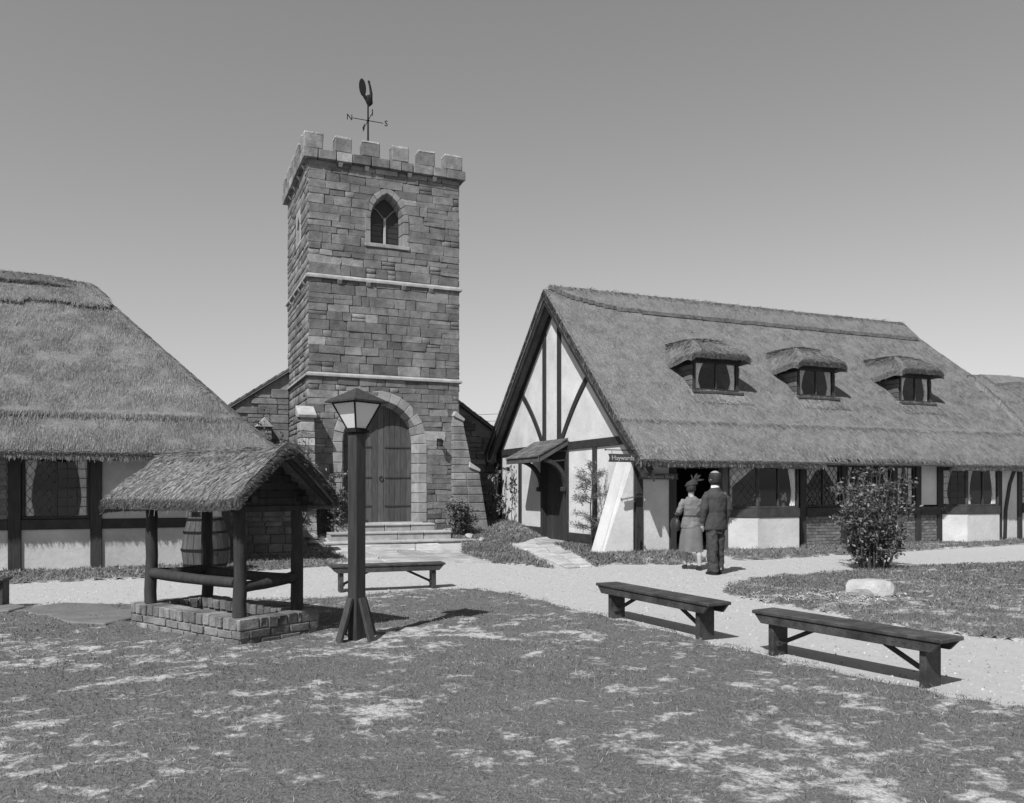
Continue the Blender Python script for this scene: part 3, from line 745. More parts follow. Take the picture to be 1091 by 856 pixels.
# buttresses
def buttress(prof, t0, t1, axis, seed, caps):
    """prof: outline (a,z) of the fin; axis 'u' runs along the front wall, 'v' out of it"""
    fn = (lambda a, c, d: (a, d, c)) if axis == 'u' else (lambda a, c, d: (d, a, c))
    core = MB().prism(prof, fn, t0 + .012, t1 - .012).build('buttress', M_MORTAR, church)
    r = random.Random(seed); z = .0; zt = max(c for a, c in prof)
    def span(zz):
        xs = []
        for i in range(len(prof)):
            (a, c), (e, f) = prof[i], prof[(i + 1) % len(prof)]
            if (c - zz) * (f - zz) < 0: xs.append(a + (e - a) * (zz - c) / (f - c))
        return (min(xs), max(xs)) if len(xs) > 1 else None
    while z < zt - .1:
        h = min(r.uniform(.16, .27), zt - z - .02); s0 = span(z + .01); s1 = span(z + h - .01)
        if s0 and s1 and s1[1] - s1[0] > .1:
            kk = 1 if s1[1] - s1[0] < .55 else 2
            for i in range(kk):
                l0 = s0[0] + (s0[1] - s0[0]) * i / kk + (.008 if i else -.015); r0 = s0[0] + (s0[1] - s0[0]) * (i + 1) / kk - (.008 if i < kk - 1 else -.015)
                l1 = s1[0] + (s1[1] - s1[0]) * i / kk + (.008 if i else -.015); r1 = s1[0] + (s1[1] - s1[0]) * (i + 1) / kk - (.008 if i < kk - 1 else -.015)
                MB().prism([(l0, z + .008), (r0, z + .008), (r1, z + h - .008), (l1, z + h - .008)], fn, t0 - r.uniform(0, .012), t1 + r.uniform(0, .012)).build('stone', M_STONE, core, bevel=.012, color=stone_tone(r) * 1.25)
        z += h
    for poly in caps: MB().prism(poly, fn, t0 - .05, t1 + .05).build('capstone', M_DRESS, core, bevel=.012, color=1.05)
buttress([(3.78, .0), (4.85, .0), (4.50, 2.0), (4.30, 2.12), (4.03, 3.38), (3.80, 3.42)], -.16, .44, 'u', 1, [[(4.22, 2.05), (4.54, 1.93), (4.56, 2.0), (4.24, 2.20)], [(3.78, 3.42), (4.08, 3.28), (4.11, 3.35), (3.84, 3.56)]])
buttress([(.0, .0), (-.85, .0), (-.52, 1.9), (-.42, 3.25), (.0, 3.3)], -.27, .08, 'v', 2, [[(.0, 3.30), (-.47, 3.22), (-.50, 3.30), (.0, 3.56)]])
# nave
NF = TD - .3                        # front plane of the nave, just forward of the tower's back wall
ncx, nhw, nez = 2.03, 4.55, 3.12
nz = lambda s: nez + .68 * (nhw - abs(s - ncx))
NW = MB().prism([(ncx - nhw, -.3), (ncx + nhw, -.3), (ncx + nhw, nez), (ncx, nz(ncx)), (ncx - nhw, nez)], lambda a, c, d: (a, d, c), NF + .04, NF + 12).build('nave', M_MORTAR, church)
def ncells(s0, s1, seed):
    out = []
    for a, bb, c, d in ashlar(s1 - s0, .05, 5.2, lambda a, b: [], seed, (.17, .30), (.3, .8)):
        zt = min(nz(s0 + a), nz(s0 + bb))
        if c < zt - .05: out.append((s0 + a, s0 + bb, c, min(d, zt)))
    return out
nl = ncells(ncx - nhw, -.02, 41); nr = ncells(TW + .02, ncx + nhw, 42)
MN = frameM((0, NF, 0), (1, 0, 0)); rn = random.Random(12)
for a, bb, c, d in [q for q in nl if q[2] > 1.9] + nr:
    block('nave_stone', M_STONE, NW, ((a + bb) / 2, NF + .04, (c + d) / 2), (bb - a - .02, .12, max(d - c - .02, .03)), stone_tone(rn), jit=.05, bev=.05, rnd=rn)
joined_stones('nave_stones', NW, MN, [q for q in nl if q[2] <= 1.9], .022, .05, 43)
nroof = None
for sg in (1, -1):
    e = lambda s, dz: (ncx + sg * s, nz(ncx + sg * s) + dz)
    p = [(ncx, nz(ncx) + .02), e(nhw + .15, .02), e(nhw + .15, .10), (ncx, nz(ncx) + .10)]
    rf = MB().prism(p, lambda a, c, d: (a, d, c), NF - .08, NF + 12.1).build('nave_roof', M_TILE, church)
    r = random.Random(sg + 5); s = .0; w = .20
    while s < nhw + .1:      # verge tiles along the gable edge
        (x0, z0), (x1, z1) = e(s, .115), e(s + w + .03, .105)
        MB().bar((x0, NF + .14, z0 + .01), (x1, NF + .14, z1), .46, .035 + r.uniform(0, .02), (-(z1 - z0) * sg, 0, abs(x1 - x0))).build('tile', M_TILE, rf, color=r.uniform(.6, 1.4)); s += w
# nave corner buttress with pointed cap
MB().box(-.95, -.55, NF - .5, NF + .05, 0, 3.2).build('buttress', M_STONE, church, bevel=.015)
MB().prism([(-1.0, 3.2), (-.50, 3.2), (-.75, 3.48)], lambda a, c, d: (a, d, c), NF - .56, NF + .05).build('capstone', M_DRESS, church, bevel=.012)

# steps
steps = thing('stone_steps', 'three pale stone steps rising to the arched tower door', 'steps', (TA[0], TA[1], 0), TH)
rst = random.Random(9)
for k, (ya, x0, x1, z0, z1, nst) in enumerate([(-1.45, .15, 3.95, -.2, .20, 4), (-1.0, .35, 3.45, .0, .40, 4), (-.55, .55, 3.15, .0, .585, 4)]):
    cuts = sorted([x0, x1] + [x0 + (x1 - x0) * (i + rst.uniform(-.2, .2)) / nst for i in range(1, nst)])
    for i, (a, c) in enumerate(zip(cuts[:-1], cuts[1:])):
        yb = -.165 if k == 2 else [-1.0, -.55][k] + .15
        MB().box(a + .006, c - .006, ya + rst.uniform(-.012, .012), yb, z0, z1 - .055).build('riser', M_DRESS, steps, bevel=.01, color=.45 if (k == 0 and i == 2) else rst.uniform(1.0, 1.25))
        MB().box(a + .004, c - .004, ya - .03 + rst.uniform(-.01, .01), yb - .004, z1 - .053, z1).build('tread', M_DRESS, steps, bevel=.012, color=rst.uniform(1.0, 1.2))

# wall lantern beside the arch
wl_ = thing('wall_lantern', 'small black iron lantern on a bracket right of the church door', 'lantern', (TA[0] + 3.42 * U[0], TA[1] + 3.42 * U[1], 2.6), TH)
MB().tube([(0, -.02, .12), (0, -.12, .20), (0, -.22, .20)], .012, 6).build('bracket', M_IRON, wl_)
MB().box(-.05, .05, -.03, -.012, .02, .22).build('back_plate', M_IRON, wl_)
MB().ell([(0, -.22, .0, .05, .05), (0, -.22, .03, .06, .06)], 6).build('base', M_IRON, wl_)
MB().ell([(0, -.22, .03, .05, .05), (0, -.22, .15, .075, .075)], 6).build('glass', M_LEAD, wl_)
MB().ell([(0, -.22, .15, .095, .095), (0, -.22, .20, .02, .02)], 6).build('cap', M_IRON, wl_)

# weather vane
px_, py_ = TA + 1.75 * U + 1.0 * V
vane = thing('weather_vane', 'black iron weathercock with compass letters on top of the church tower', 'weather vane', (px_, py_, 10.12), TH)
MB().tube([(0, 0, -.44), (0, 0, 1.80)], [.03, .022], 8).build('rod', M_IRON, vane)
ZC = 1.33
MB().tube([(-.42, 0, ZC), (.42, 0, ZC)], .010, 6).build('arm', M_IRON, vane); MB().tube([(0, -.42, ZC), (0, .42, ZC)], .010, 6).build('arm', M_IRON, vane)
MB().ell([(0, 0, ZC - .04, .02, .02), (0, 0, ZC, .045, .045), (0, 0, ZC + .04, .02, .02)], 8).build('hub', M_IRON, vane)
def textmesh(txt, size, depth):
    cu = bpy.data.curves.new('text', 'FONT'); cu.body = txt; cu.size = size; cu.extrude = depth; cu.align_x = 'CENTER'; cu.align_y = 'CENTER'; cu.resolution_u = 3
    o = bpy.data.objects.new('text', cu); COL.objects.link(o); dg = bpy.context.evaluated_depsgraph_get(); dg.update()
    me = bpy.data.meshes.new_from_object(o.evaluated_get(dg)); bpy.data.objects.remove(o); return me
for ch, p, rz in (('N', (-.50, 0, ZC), 0), ('S', (.50, 0, ZC), 0), ('E', (0, -.50, ZC), math.pi / 2), ('W', (0, .52, ZC), math.pi / 2)):
    o = link('letter', textmesh(ch, .22, .008), M_IRON, vane); o.location = p; o.rotation_euler = (R(90), 0, rz)
# the cock: seen nearly end on, tail fan left, neck and head right
ck = MB().loft([[(x + rx * math.cos(t), ry * math.sin(t), z) for t in np.linspace(0, 2 * math.pi, 12, endpoint=False)] for x, rx, ry, z in ((.02, .03, .02, 1.72), (.04, .09, .05, 1.80), (.02, .11, .06, 1.88), (.01, .09, .05, 1.96), (.03, .05, .03, 2.02))]).build('cock_body', M_IRON, vane, smooth=60)
MB().prism([(-.15 + .095 * math.cos(t) + .05 * -math.sin(t) * .4, 2.20 + .235 * math.sin(t)) for t in np.linspace(0, 2 * math.pi, 20, endpoint=False)] , lambda a, c, d: (a, d, c), -.02, .02).build('tail', M_IRON, vane, bevel=.006)
MB().tube([(-.10, 0, 1.98), (-.06, 0, 1.92), (.0, 0, 1.9)], [.05, .05, .05], 8).build('tail_root', M_IRON, vane)
MB().tube([(.07, 0, 1.92), (.085, 0, 2.08), (.06, 0, 2.24), (.03, 0, 2.36)], [.055, .04, .032, .028], 8).build('neck', M_IRON, vane, smooth=60)
MB().prism([(.06, 2.34), (.0, 2.36), (-.01, 2.40), (.02, 2.42), (.05, 2.40)], lambda a, c, d: (a, d, c), -.015, .015).build('comb', M_IRON, vane)

# ------------------------------------------------------------------ the timbered house on the right
house = thing('timbered_house', 'long thatched black and white timbered house with three dormers', 'house', (HC[0], HC[1], 0), TH)
RT, RZ, RM, EO = 3.95, 6.58, .962, .70         # ridge position, height, pitch, eave overhang
HW_, HL = 7.7, 20.0
def z_front(t): return RZ - RM * (RT - t)
DORM = [(2.2, 3.48), (5.31, 6.48), (8.74, 9.87)]
def zf_house(s, t):
    main = smin(RZ - RM * np.abs(RT - t), RZ + .02 - 2.3 * np.maximum(s - 12.15, 0) + 0 * t, .12)
    wing = 4.78 - RM * np.abs(t - 1.98) - 4.0 * np.maximum(12.6 - s, 0)
    z = smax(main, wing, .25)
    z = z + .34 * np.exp(-((s - 14.0) / 1.3) ** 2 - ((t - 1.0) / .9) ** 2)      # swept up over the low dormer
    z = z - .05 * np.exp(-(t + EO) / .10)
    # lower course line of the thatch
    z = z + .018 * S(-t, -.28, -.20)
    return z
def hmask(s, t):
    r = np.ones(np.shape(s), bool)
    for a, b in DORM: r &= ~((s > a + .06) & (s < b - .06) & (t > 1.10) & (t < 2.05))
    r &= ~((s > 4.62) & (s < 8.8) & (t < -.62))
    return r
def hthick(s, t): return .27 - .12 * S(-t, -.2, .6)
roof = thatch_shell('thatch_roof', house, zf_house, -.30, HL, -EO, HW_ + .45, .075, hthick, M_THATCH, hmask, .03, .24)
def vis_front(s, t): return hmask(s, t) & (t < RT + .2) & (s < 17)
straws('straw', roof, zf_house, -.30, 17, -EO, RT + .1, 200000, .17, .011, vis_front, .38, .012, (.58, 1.45))
fringe('eave_straw', roof, ((-.30, -EO), (17, -EO)), zf_house, .05, 5000, .015, .012, (0, -1))
fringe('verge_straw', roof, ((-.30, -EO), (-.30, RT)), zf_house, .20, 2500, .03, .014, (-1, 0))
fringe('verge_straw', roof, ((-.30, RT), (-.30, HW_ + .4)), zf_house, .20, 2500, .03, .014, (-1, 0))
# thick ridge cap with a cut lower edge
def zf_cap(s, t): return smin(zf_house(s, t) + .13, RZ + .12 + 0 * s, .05)
def capmask(s, t):
    lo = .62 * (1 - .75 * np.exp(-(s - .05) / .8)) + .05 * (fbm(s * 1.3, 0 * s + 2, 2) - .5)
    return (np.abs(t - RT) < lo) & (s < 12.1)
cap = thatch_shell('ridge_cap', roof, zf_cap, -.28, 12.2, RT - .8, RT + .8, .045, .10, M_THATCH, capmask, .02)
straws('ridge_straw', cap, zf_cap, -.28, 12.1, RT - .66, RT + .1, 16000, .14, .012, lambda s, t: capmask(s, t - .06), .35, .012, (.6, 1.25))
def zf_cap2(s, t): return smin(zf_house(s, t) + .08, 4.86 + 0 * s, .05)
cap2m = lambda s, t: (np.abs(t - 1.98) < .5) & (s > 13.0)
thatch_shell('ridge_cap', roof, zf_cap2, 13.0, HL, 1.4, 2.6, .06, .08, M_THATCH, cap2m, .02)
# walls, gable
GZ = lambda t: RZ - .36 - RM * abs(RT - t)
MG = frameM((0, HW_, 0), (0, -1, 0))                          # gable wall seen from outside, x from the back corner forwards
gable_poly = [(0, -.2), (HW_ - 4.62, -.2), (HW_ - 4.62, 2.18), (HW_ - 3.28, 2.18), (HW_ - 3.28, -.2), (HW_, -.2), (HW_, GZ(0)), (HW_ - RT, GZ(RT)), (0, GZ(HW_))]
plate(gable_poly, [], MG, .03, .20, 'gable_wall', M_PLASTER, house)
MB().box(.032, HL, HW_ - .15, HW_, -.2, 2.6).build('rear_wall', M_PLASTER, house)
MB().box(HL - .15, HL, .0, HW_ - .16, -.2, 4.4).build('end_wall', M_PLASTER, house)
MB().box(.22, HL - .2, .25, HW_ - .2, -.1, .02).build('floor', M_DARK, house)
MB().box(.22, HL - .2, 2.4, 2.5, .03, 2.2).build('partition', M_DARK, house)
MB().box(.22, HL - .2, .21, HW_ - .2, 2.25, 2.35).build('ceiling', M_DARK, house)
def gt(name, t0, t1, z0, z1, pr=.03, m=None): return MB().box(-.006, .034, t0, t1, z0, z1).build(name, m or M_TIMBER, house, bevel=.006, color=random.uniform(.85, 1.25))
gt('post', .02, .17, -.1, 2.44); gt('post', 1.73, 1.92, .38, 2.44); gt('post', 6.07, 6.25, .40, 2.44); gt('post', 7.55, 7.7, .2, 2.44)
MB().box(-.012, .036, .0, HW_, 2.44, 2.63).build('tie_beam', M_TIMBERH, house, bevel=.006)
MB().box(-.010, .036, 1.0, 3.22, .20, .40).build('sill_beam', M_TIMBERH, house, bevel=.006)
MB().box(-.010, .036, 4.72, 7.54, .26, .46).build('sill_beam', M_TIMBERH, house, bevel=.006)
for t0, t1 in ((4.47, 4.65), (3.59, 3.78)):
    MB().prism([(t0, 2.63), (t1, 2.63), (t1, GZ(t1) - .05), (t0, GZ(t0) - .05)], lambda a, c, d: (d, a, c), -.008, .034).build('stud', M_TIMBER, house, bevel=.005)
for a, c, bow in (((6.18, 4.22), (4.66, 2.66), .14), ((2.0, 4.26), (3.58, 2.66), .14)):
    n = 8; L = []; Rr = []
    for k in range(n + 1):
        f = k / n; x = a[0] + (c[0] - a[0]) * f; z = a[1] + (c[1] - a[1]) * f
        d = math.hypot(c[0] - a[0], c[1] - a[1]); nx, nz_ = -(c[1] - a[1]) / d, (c[0] - a[0]) / d
        if nz_ > 0: nx, nz_ = -nx, -nz_
        o = -bow * math.sin(f * math.pi) * .6
        L.append((x + nx * (o - .075), z + nz_ * (o - .075))); Rr.append((x + nx * (o + .075), z + nz_ * (o + .075)))
    bb = MB()
    for k in range(n): bb.prism([L[k], L[k + 1], Rr[k + 1], Rr[k]], lambda p, q, d: (d, p, q), -.004, .034)
    bb.build('brace', M_TIMBER, house)
for sg in (1, -1):          # barge boards under the thatch verge
    pts = []
    for t in ((RT, -EO + .02) if sg > 0 else (RT, HW_ + .4)): pts.append((t, RZ - RM * abs(RT - t) - .27))
    (t0, z0), (t1, z1) = pts
    MB().hexa([(-.27, t0, z0 - .16), (-.20, t0, z0 - .16), (-.20, t1, z1 - .16), (-.27, t1, z1 - .16)], [(-.27, t0, z0 + .02), (-.20, t0, z0 + .02), (-.20, t1, z1 + .02), (-.27, t1, z1 + .02)]).build('barge_board', M_TIMBERH, house, bevel=.008)
    MB().hexa([(.002, t0, z0 - .24), (.04, t0, z0 - .24), (.04, t1, z1 - .24), (.002, t1, z1 - .24)], [(.002, t0, z0 - .03), (.04, t0, z0 - .03), (.04, t1, z1 - .03), (.002, t1, z1 - .03)]).build('rafter', M_TIMBERH, house)
# gable door
gd = MB().box(.11, .16, 3.30, 4.60, .05, 2.17).build('door', M_DOOR, house, color=.5)
for k in range(6):
    t0 = 3.40 + k * .185; MB().box(.085, .112, t0, t0 + .178, .10, 2.10).build('plank', M_DOOR, gd, bevel=.005, color=random.uniform(.35, .6))
MB().box(-.03, .18, 3.17, 3.30, -.05, 2.20).build('door_post', M_TIMBER, house, bevel=.006)
MB().box(-.03, .18, 4.60, 4.72, -.05, 2.20).build('door_post', M_TIMBER, house, bevel=.006)
MB().box(-.03, .18, 3.17, 4.72, 2.205, 2.40).build('door_head', M_TIMBERH, house, bevel=.006)
MB().box(-.45, .10, 3.2, 4.7, -.1, .17).build('threshold', M_DRESS, house, bevel=.015)
# porch canopy
can = MB().hexa([(-.80, 3.14, 2.22), (-.80, 5.12, 2.22), (-.014, 5.12, 2.66), (-.014, 3.14, 2.66)], [(-.80, 3.14, 2.26), (-.80, 5.12, 2.26), (-.014, 5.12, 2.70), (-.014, 3.14, 2.70)]).build('porch_canopy', M_TIMBERH, house)
MB().box(-.83, -.802, 3.12, 5.14, 2.12, 2.27).build('fascia', M_SHINGLE, can, bevel=.006, color=.75)
for t in (3.16, 5.10): MB().hexa([(-.80, t - .025, 2.12), (-.80, t + .025, 2.12), (-.016, t + .025, 2.56), (-.016, t - .025, 2.56)], [(-.80, t - .025, 2.215), (-.80, t + .025, 2.215), (-.016, t + .025, 2.655), (-.016, t - .025, 2.655)]).build('verge_board', M_SHINGLE, can, color=.8)
rsn = random.Random(4)
for j in range(5):
    f0 = j / 5; x0 = -.84 + .84 * f0; zz = 2.262 + .44 * f0
    t = 3.12
    while t < 5.1:
        w = min(rsn.uniform(.13, .22), 5.14 - t)
        MB().hexa([(x0 - .02, t + .004, zz - .012), (x0 - .02, t + w - .004, zz - .012), (min(x0 + .19, -.018), t + w - .004, zz + .09), (min(x0 + .19, -.018), t + .004, zz + .09)], [(x0 - .02, t + .004, zz + .016), (x0 - .02, t + w - .004, zz + .016), (min(x0 + .19, -.018), t + w - .004, zz + .118), (min(x0 + .19, -.018), t + .004, zz + .118)]).build('shingle', M_SHINGLE, can, color=rsn.uniform(.7, 1.35)); t += w
for t in (3.24, 4.66):
    bb = MB(); pr = None
    for k in range(9):
        a = k / 8 * math.pi / 2; p = (-.03 - .62 * (1 - math.cos(a)), t, 1.50 + .68 * math.sin(a))
        if pr: bb.bar(pr, p, .09, .12, (0, 1, 0))
        pr = p
    bb.build('bracket', M_TIMBERH, can); MB().box(-.16, -.032, t - .06, t + .06, 1.40, 1.52).build('bracket_foot', M_TIMBERH, can, bevel=.02)
# plaster buttress at the near corner
MB().hexa([(-.88, .06, -.15), (-.03, -.02, -.15), (-.03, .62, -.15), (-.88, .56, -.15)], [(-.14, .06, 2.12), (-.03, -.02, 2.12), (-.03, .62, 2.12), (-.14, .56, 2.12)]).build('buttress', M_PLASTER, house, bevel=.04, seg=2, smooth=40)
# front wall pieces
def fr(name, s0, s1, z0, z1, y0=-.02, y1=.14, m=None, color=None, bevel=.006):
    return MB().box(s0, s1, y0, y1, z0, z1).build(name, m or M_TIMBER, house, bevel=bevel, color=color if color is not None else random.uniform(.85, 1.25))
ZB, ZS0, ZS1, ZT = -.15, .83, 1.03, 2.06
MB().box(.175, HL - .2, -.03, .16, ZT, 2.27).build('wall_plate', M_TIMBERH, house, bevel=.006)
for a, c in ((.0, .165), (.84, 1.01), (4.42, 4.60), (5.69, 5.86), (7.32, 7.48), (8.12, 8.30), (8.87, 9.03), (11.12, 11.24), (11.86, 12.03), (13.9, 14.06), (16.2, 16.4)):
    fr('post', a, c, ZB, ZT - .001, -.035, .13)
fr('post', 2.22, 2.37, ZB, ZT - .001, -.03, .13, M_DOOR, 1.6)
for a, c in ((.166, .839), (11.241, 11.859)): fr('plaster_panel', a, c, ZB, ZT - .002, .004, .12, M_PLASTER, 1, .0)
fr('plaster_panel', 8.301, 8.869, ZS1 + .04, ZT - .002, .004, .12, M_PLASTER, 1, 0)
fr('plaster_panel', 5.861, 6.05, ZB, ZS0 - .002, .004, .12, M_PLASTER, 1, 0)
for a, c in ((12.031, 13.899), (14.061, 16.199), (16.401, 19.7)): fr('plaster_panel', a, c, ZB, ZS0 - .002, .004, .12, M_PLASTER, 1, 0)
for a, c in ((4.601, 5.689), (5.861, 7.319), (7.481, 8.119), (8.301, 8.869), (12.031, 13.899), (14.061, 16.199)):
    fr('sill_beam', a, c, ZS0, ZS1, -.05, .12, M_TIMBERH)
for a, c, sd in ((4.60, 5.69, 1), (6.06, 7.32, 2), (7.48, 8.12, 3), (8.30, 8.87, 4)):
    brickwork(house, frameM((0, -.0, 0), (1, 0, 0)), a + .002, c - .002, -.05, ZS0 - .004, .21, .072, .012, .11, M_BRICK, sd)
fwin = lambda s0, s1, **k: window(house, frameM((s0, .0, ZS1 + .002), (1, 0, 0)), s1 - s0, ZT - ZS1 - .006, **k)
fwin(4.603, 5.687, lights=2, lattice='diamond', curtains=(('SL', 0), ('SR', 1)))
fwin(5.863, 7.317, lights=3, lattice=['diamond', 'none', 'diamond'], curtains=(('L', 0), ('R', 2)))
fwin(7.483, 8.117, lights=1, lattice='square', curtains=(('L', 0), ('R', 0)))
fwin(12.033, 13.897, lights=3, lattice='square', curtains=(('L', 0), ('R', 2)))
fwin(14.063, 16.197, lights=3, lattice='square', curtains=(('L', 0), ('R', 2)))
MB().prism([(11.30, ZB), (11.42, ZB), (11.46, .9), (11.62, 1.6), (11.84, ZT - .01), (11.72, ZT - .01), (11.50, 1.6), (11.34, .9)], lambda a, c, d: (a, d, c), -.02, .006).build('brace', M_TIMBER, house)
# fascia board under the raised eave
MB().box(4.63, 8.79, -.60, -.575, 2.06, 2.15).build('fascia', M_TIMBERH, house, bevel=.005)
# open shop doorway
fr('door_lintel', 1.012, 2.219, ZT - .14, ZT - .002, -.02, .12, M_TIMBERH)
dl = MB().box(0, .045, 0, .62, 0, 1.86).build('door_leaf', M_DOOR, house, bevel=.006, color=.6); dl.location = (1.03, .14, .06)
fr('door_step', 1.012, 2.219, -.1, .10, -.25, .2, M_DRESS, .9)
# bays
def bay(pts, latt, curt, seed):
    """pts: plan corners; last side hidden from the front"""
    n = len(pts)
    for k in range(n - 1):
        a, c = Vector((*pts[k], 0)), Vector((*pts[k + 1], 0)); L = (c - a).length; M = frameM((a.x, a.y, 0), c - a)
        e0 = .0 if k == 0 else .004; e1 = .004
        MB().box(e0, L - e1, 0, .08, ZB, ZS0 - .002).build('bay_panel', M_PLASTER, house, M=M)
        MB().box(e0, L - e1, -.02, .09, ZS0, ZS1).build('bay_sill', M_TIMBERH, house, bevel=.006, M=M, color=1.3)
        MB().box(e0, L - e1, -.01, .09, ZT - .06, ZT + .12).build('bay_head', M_TIMBERH, house, bevel=.006, M=M)
        window(house, frameM(M @ Vector((e0, .01, ZS1 + .002)), c - a), L - e0 - e1, ZT - ZS1 - .066, lights=latt[k][0], lattice=latt[k][1], curtains=curt[k], fr=.045, tone=1.5)
    poly = [(p[0], p[1]) for p in pts]
    m = MB(); nn = len(poly)
    m.prism([(x, y + .03) for x, y in poly], lambda a, c, d: (a, c, d), ZT + .125, ZT + .14); m.build('bay_roof', M_TIMBERH, house)
bay([(2.38, 0), (2.94, -.35), (4.10, -.35), (4.41, 0)], [(1, 'diamond'), (2, 'none'), (1, 'diamond')], [(('SL', 0),), (('R', 1),), (('F', 0),)], 1)
bay([(9.04, 0), (9.53, -.35), (10.70, -.35), (11.11, 0)], [(1, 'square'), (2, 'none'), (1, 'square')], [(('L', 0),), (('L', 0), ('R', 1)), (('F', 0),)], 2)
# dormers
for k, (s0, s1) in enumerate(DORM):
    dm = bpy.data.objects.new('dormer', None); COL.objects.link(dm); dm.parent = house
    zs, zt, tf = 3.77, 4.50, 1.02
    window(dm, frameM((s0, tf, zs), (1, 0, 0)), s1 - s0, zt - zs, lights=2, lattice='none', curtains=(('L', 0), ('R', 1)), fr=.06)
    MB().box(s0 - .08, s1 + .08, tf - .13, tf + .05, zs - .07, zs - .002).build('sill', M_TIMBERH, dm, bevel=.01, color=1.8)
    for x in (s0, s1):      # weatherboarded cheeks
        sg = -1 if x == s0 else 1; x0, x1 = (x - .055, x - .005) if sg < 0 else (x + .005, x + .055)
        for j in range(5):
            z0 = zs + j * .125; t1 = min((z0 + .12 - z_front(0)) / RM + .05, 2.2)
            MB().box(x0 - .006 * sg * -1 * 0, x1, tf + .02, max(t1, tf + .1), z0, z0 + .120).build('cheek_board', M_TIMBERH, dm, bevel=.012, color=random.uniform(2.2, 4.5))
    MB().box(s0 - .06, s1 + .06, tf - .05, tf + .10, zt + .002, zt + .08).build('head_beam', M_TIMBERH, dm, bevel=.006)
    a0, a1, tb = s0 - .26, s1 + .14, .74
    def zf_hood(s, t, a0=a0, a1=a1, tb=tb, s0=s0, s1=s1):
        top = smin(zt + .20 + .60 * (t - tb), zt + .58 + 0 * s, .10)
        side = smin(zt + .10 + 1.15 * (s - a0), zt + .10 + 1.15 * (a1 - s), .1)
        z = smin(top, side, .12)
        # the sides droop back into the slope
        return z - .05 * np.exp(-(t - tb) / .07) - .10 * S(t, .9, 1.7) * (np.exp(-(s - a0) / .25) + np.exp(-(a1 - s) / .25))
    hm = lambda s, t, f=zf_hood: f(s, t) > zf_house(s, t) - .12
    hood = thatch_shell('dormer_thatch', dm, zf_hood, a0, a1, tb, 2.6, .05, .15, M_THATCH, hm, .02)
    straws('hood_straw', hood, zf_hood, a0, a1, tb, 2.4, 9000, .16, .011, lambda s, t, f=zf_hood: f(s, t) > zf_house(s, t) - .01, .35, .012, (.6, 1.4))
    fringe('hood_fringe', hood, ((a0, tb), (a1, tb)), zf_hood, .14, 900, .03, .012, (0, -1))
    # swept apron of thatch under the sill
    def zf_ap(s, t, s0=s0, s1=s1): return zf_house(s, t) + .045 * np.exp(-((s - (s0 + s1) / 2) / .9) ** 4)
    straws('apron_straw', hood, zf_ap, s0 - .15, s1 + .2, .68, 1.04, 1500, .22, .011, None, .2, .01, (.9, 1.6))
# low dormer window in the wing
lw = MB().box(13.25, 14.6, .40, .46, 3.42, 3.66).build('eyebrow_window', M_PLASTER, house, bevel=.01)
MB().box(13.32, 14.53, .393, .399, 3.46, 3.60).build('pane', M_DARK, lw)
# bouquets on the bay sills
for s, t, sc_ in ((3.05, -.18, 1.0), (3.80, -.16, 1.2), (9.75, -.18, .9)):
    x, y = loc2w(s, t); fl = thing('flower_vase', {3.05: 'small vase of pale flowers at the left of the first bay window', 3.80: 'fuller vase of pale flowers at the right of the first bay window', 9.75: 'vase of pale flowers in the second bay window'}[s], 'vase', (x, y, ZS1 + .0), TH, 'flowers in the shop windows')
    MB().ell([(0, 0, 0, .035, .035), (0, 0, .05, .05, .05), (0, 0, .11, .03, .03), (0, 0, .13, .04, .04)], 10).build('vase', M_DRESS, fl, smooth=50)
    bb = MB(); r = random.Random(int(s * 10))
    for k in range(26):
        a = r.uniform(0, 6.28); d = r.uniform(0, .11) * sc_; z = .17 + r.uniform(0, .14) * sc_; q = .016 + r.uniform(0, .014)
        c = (d * math.cos(a), d * math.sin(a) * .6, z); bb.ell([(c[0], c[1], z - q, q * .3, q * .3), (c[0], c[1], z, q, q), (c[0], c[1], z + q * .6, q * .5, q * .5)], 6)
    bb.build('blooms', M_FLOWER, fl)
    bb = MB()
    for k in range(9): a = r.uniform(0, 6.28); bb.tube([(0, 0, .10), (.05 * math.cos(a), .04 * math.sin(a), .2)], .004, 4)
    bb.build('stems', M_LEAF, fl)

# signs
def sign(name, label, s, t, z, w, h, text, ts, board_m, letter_m, tone):
    x, y = loc2w(s, t); o = thing(name, label, 'sign', (x, y, z), TH)
    n = .09 * w / .66
    MB().prism([(-w / 2, -h / 2), (w / 2, -h / 2), (w / 2 - .03, 0), (w / 2, h / 2), (-w / 2, h / 2), (-w / 2 + .03, 0)], lambda a, c, d: (a, d, c), -.015, .015).build('board', board_m, o, bevel=.005, color=tone)
    lt = link('lettering', textmesh(text, ts, .004), letter_m, o); lt.location = (0, -.019, -.005); lt.rotation_euler = (R(90), 0, 0)
    return o
hs = sign('hanging_sign', 'small dark hanging sign with pale lettering at the house corner', -.625, -.52, 2.095, .66, .165, 'Haywards', .132, M_SIGN, M_LETTER, .7)
MB().tube([(-.40, 0, .16), (.45, 0, .16)], .010, 6).build('bracket', M_IRON, hs)
MB().tube([(-.40, 0, .145), (-.40, 0, .175)], .02, 6).build('bracket_knob', M_IRON, hs)
for x in (-.25, .25): MB().tube([(x, 0, .08), (x, 0, .16)], .006, 5).build('hook', M_IRON, hs)
MB().box(.40, .58, -.0, .06, .0, .20).build('bracket_block', M_TIMBERH, hs, bevel=.006)
sign('wall_sign', 'long dark carved sign board fixed to the white panel beside the shop door', .52, -.075, 1.735, 1.0, .125, 'The Sweet Shop', .115, M_SIGN, M_LETTERD, 1.1)

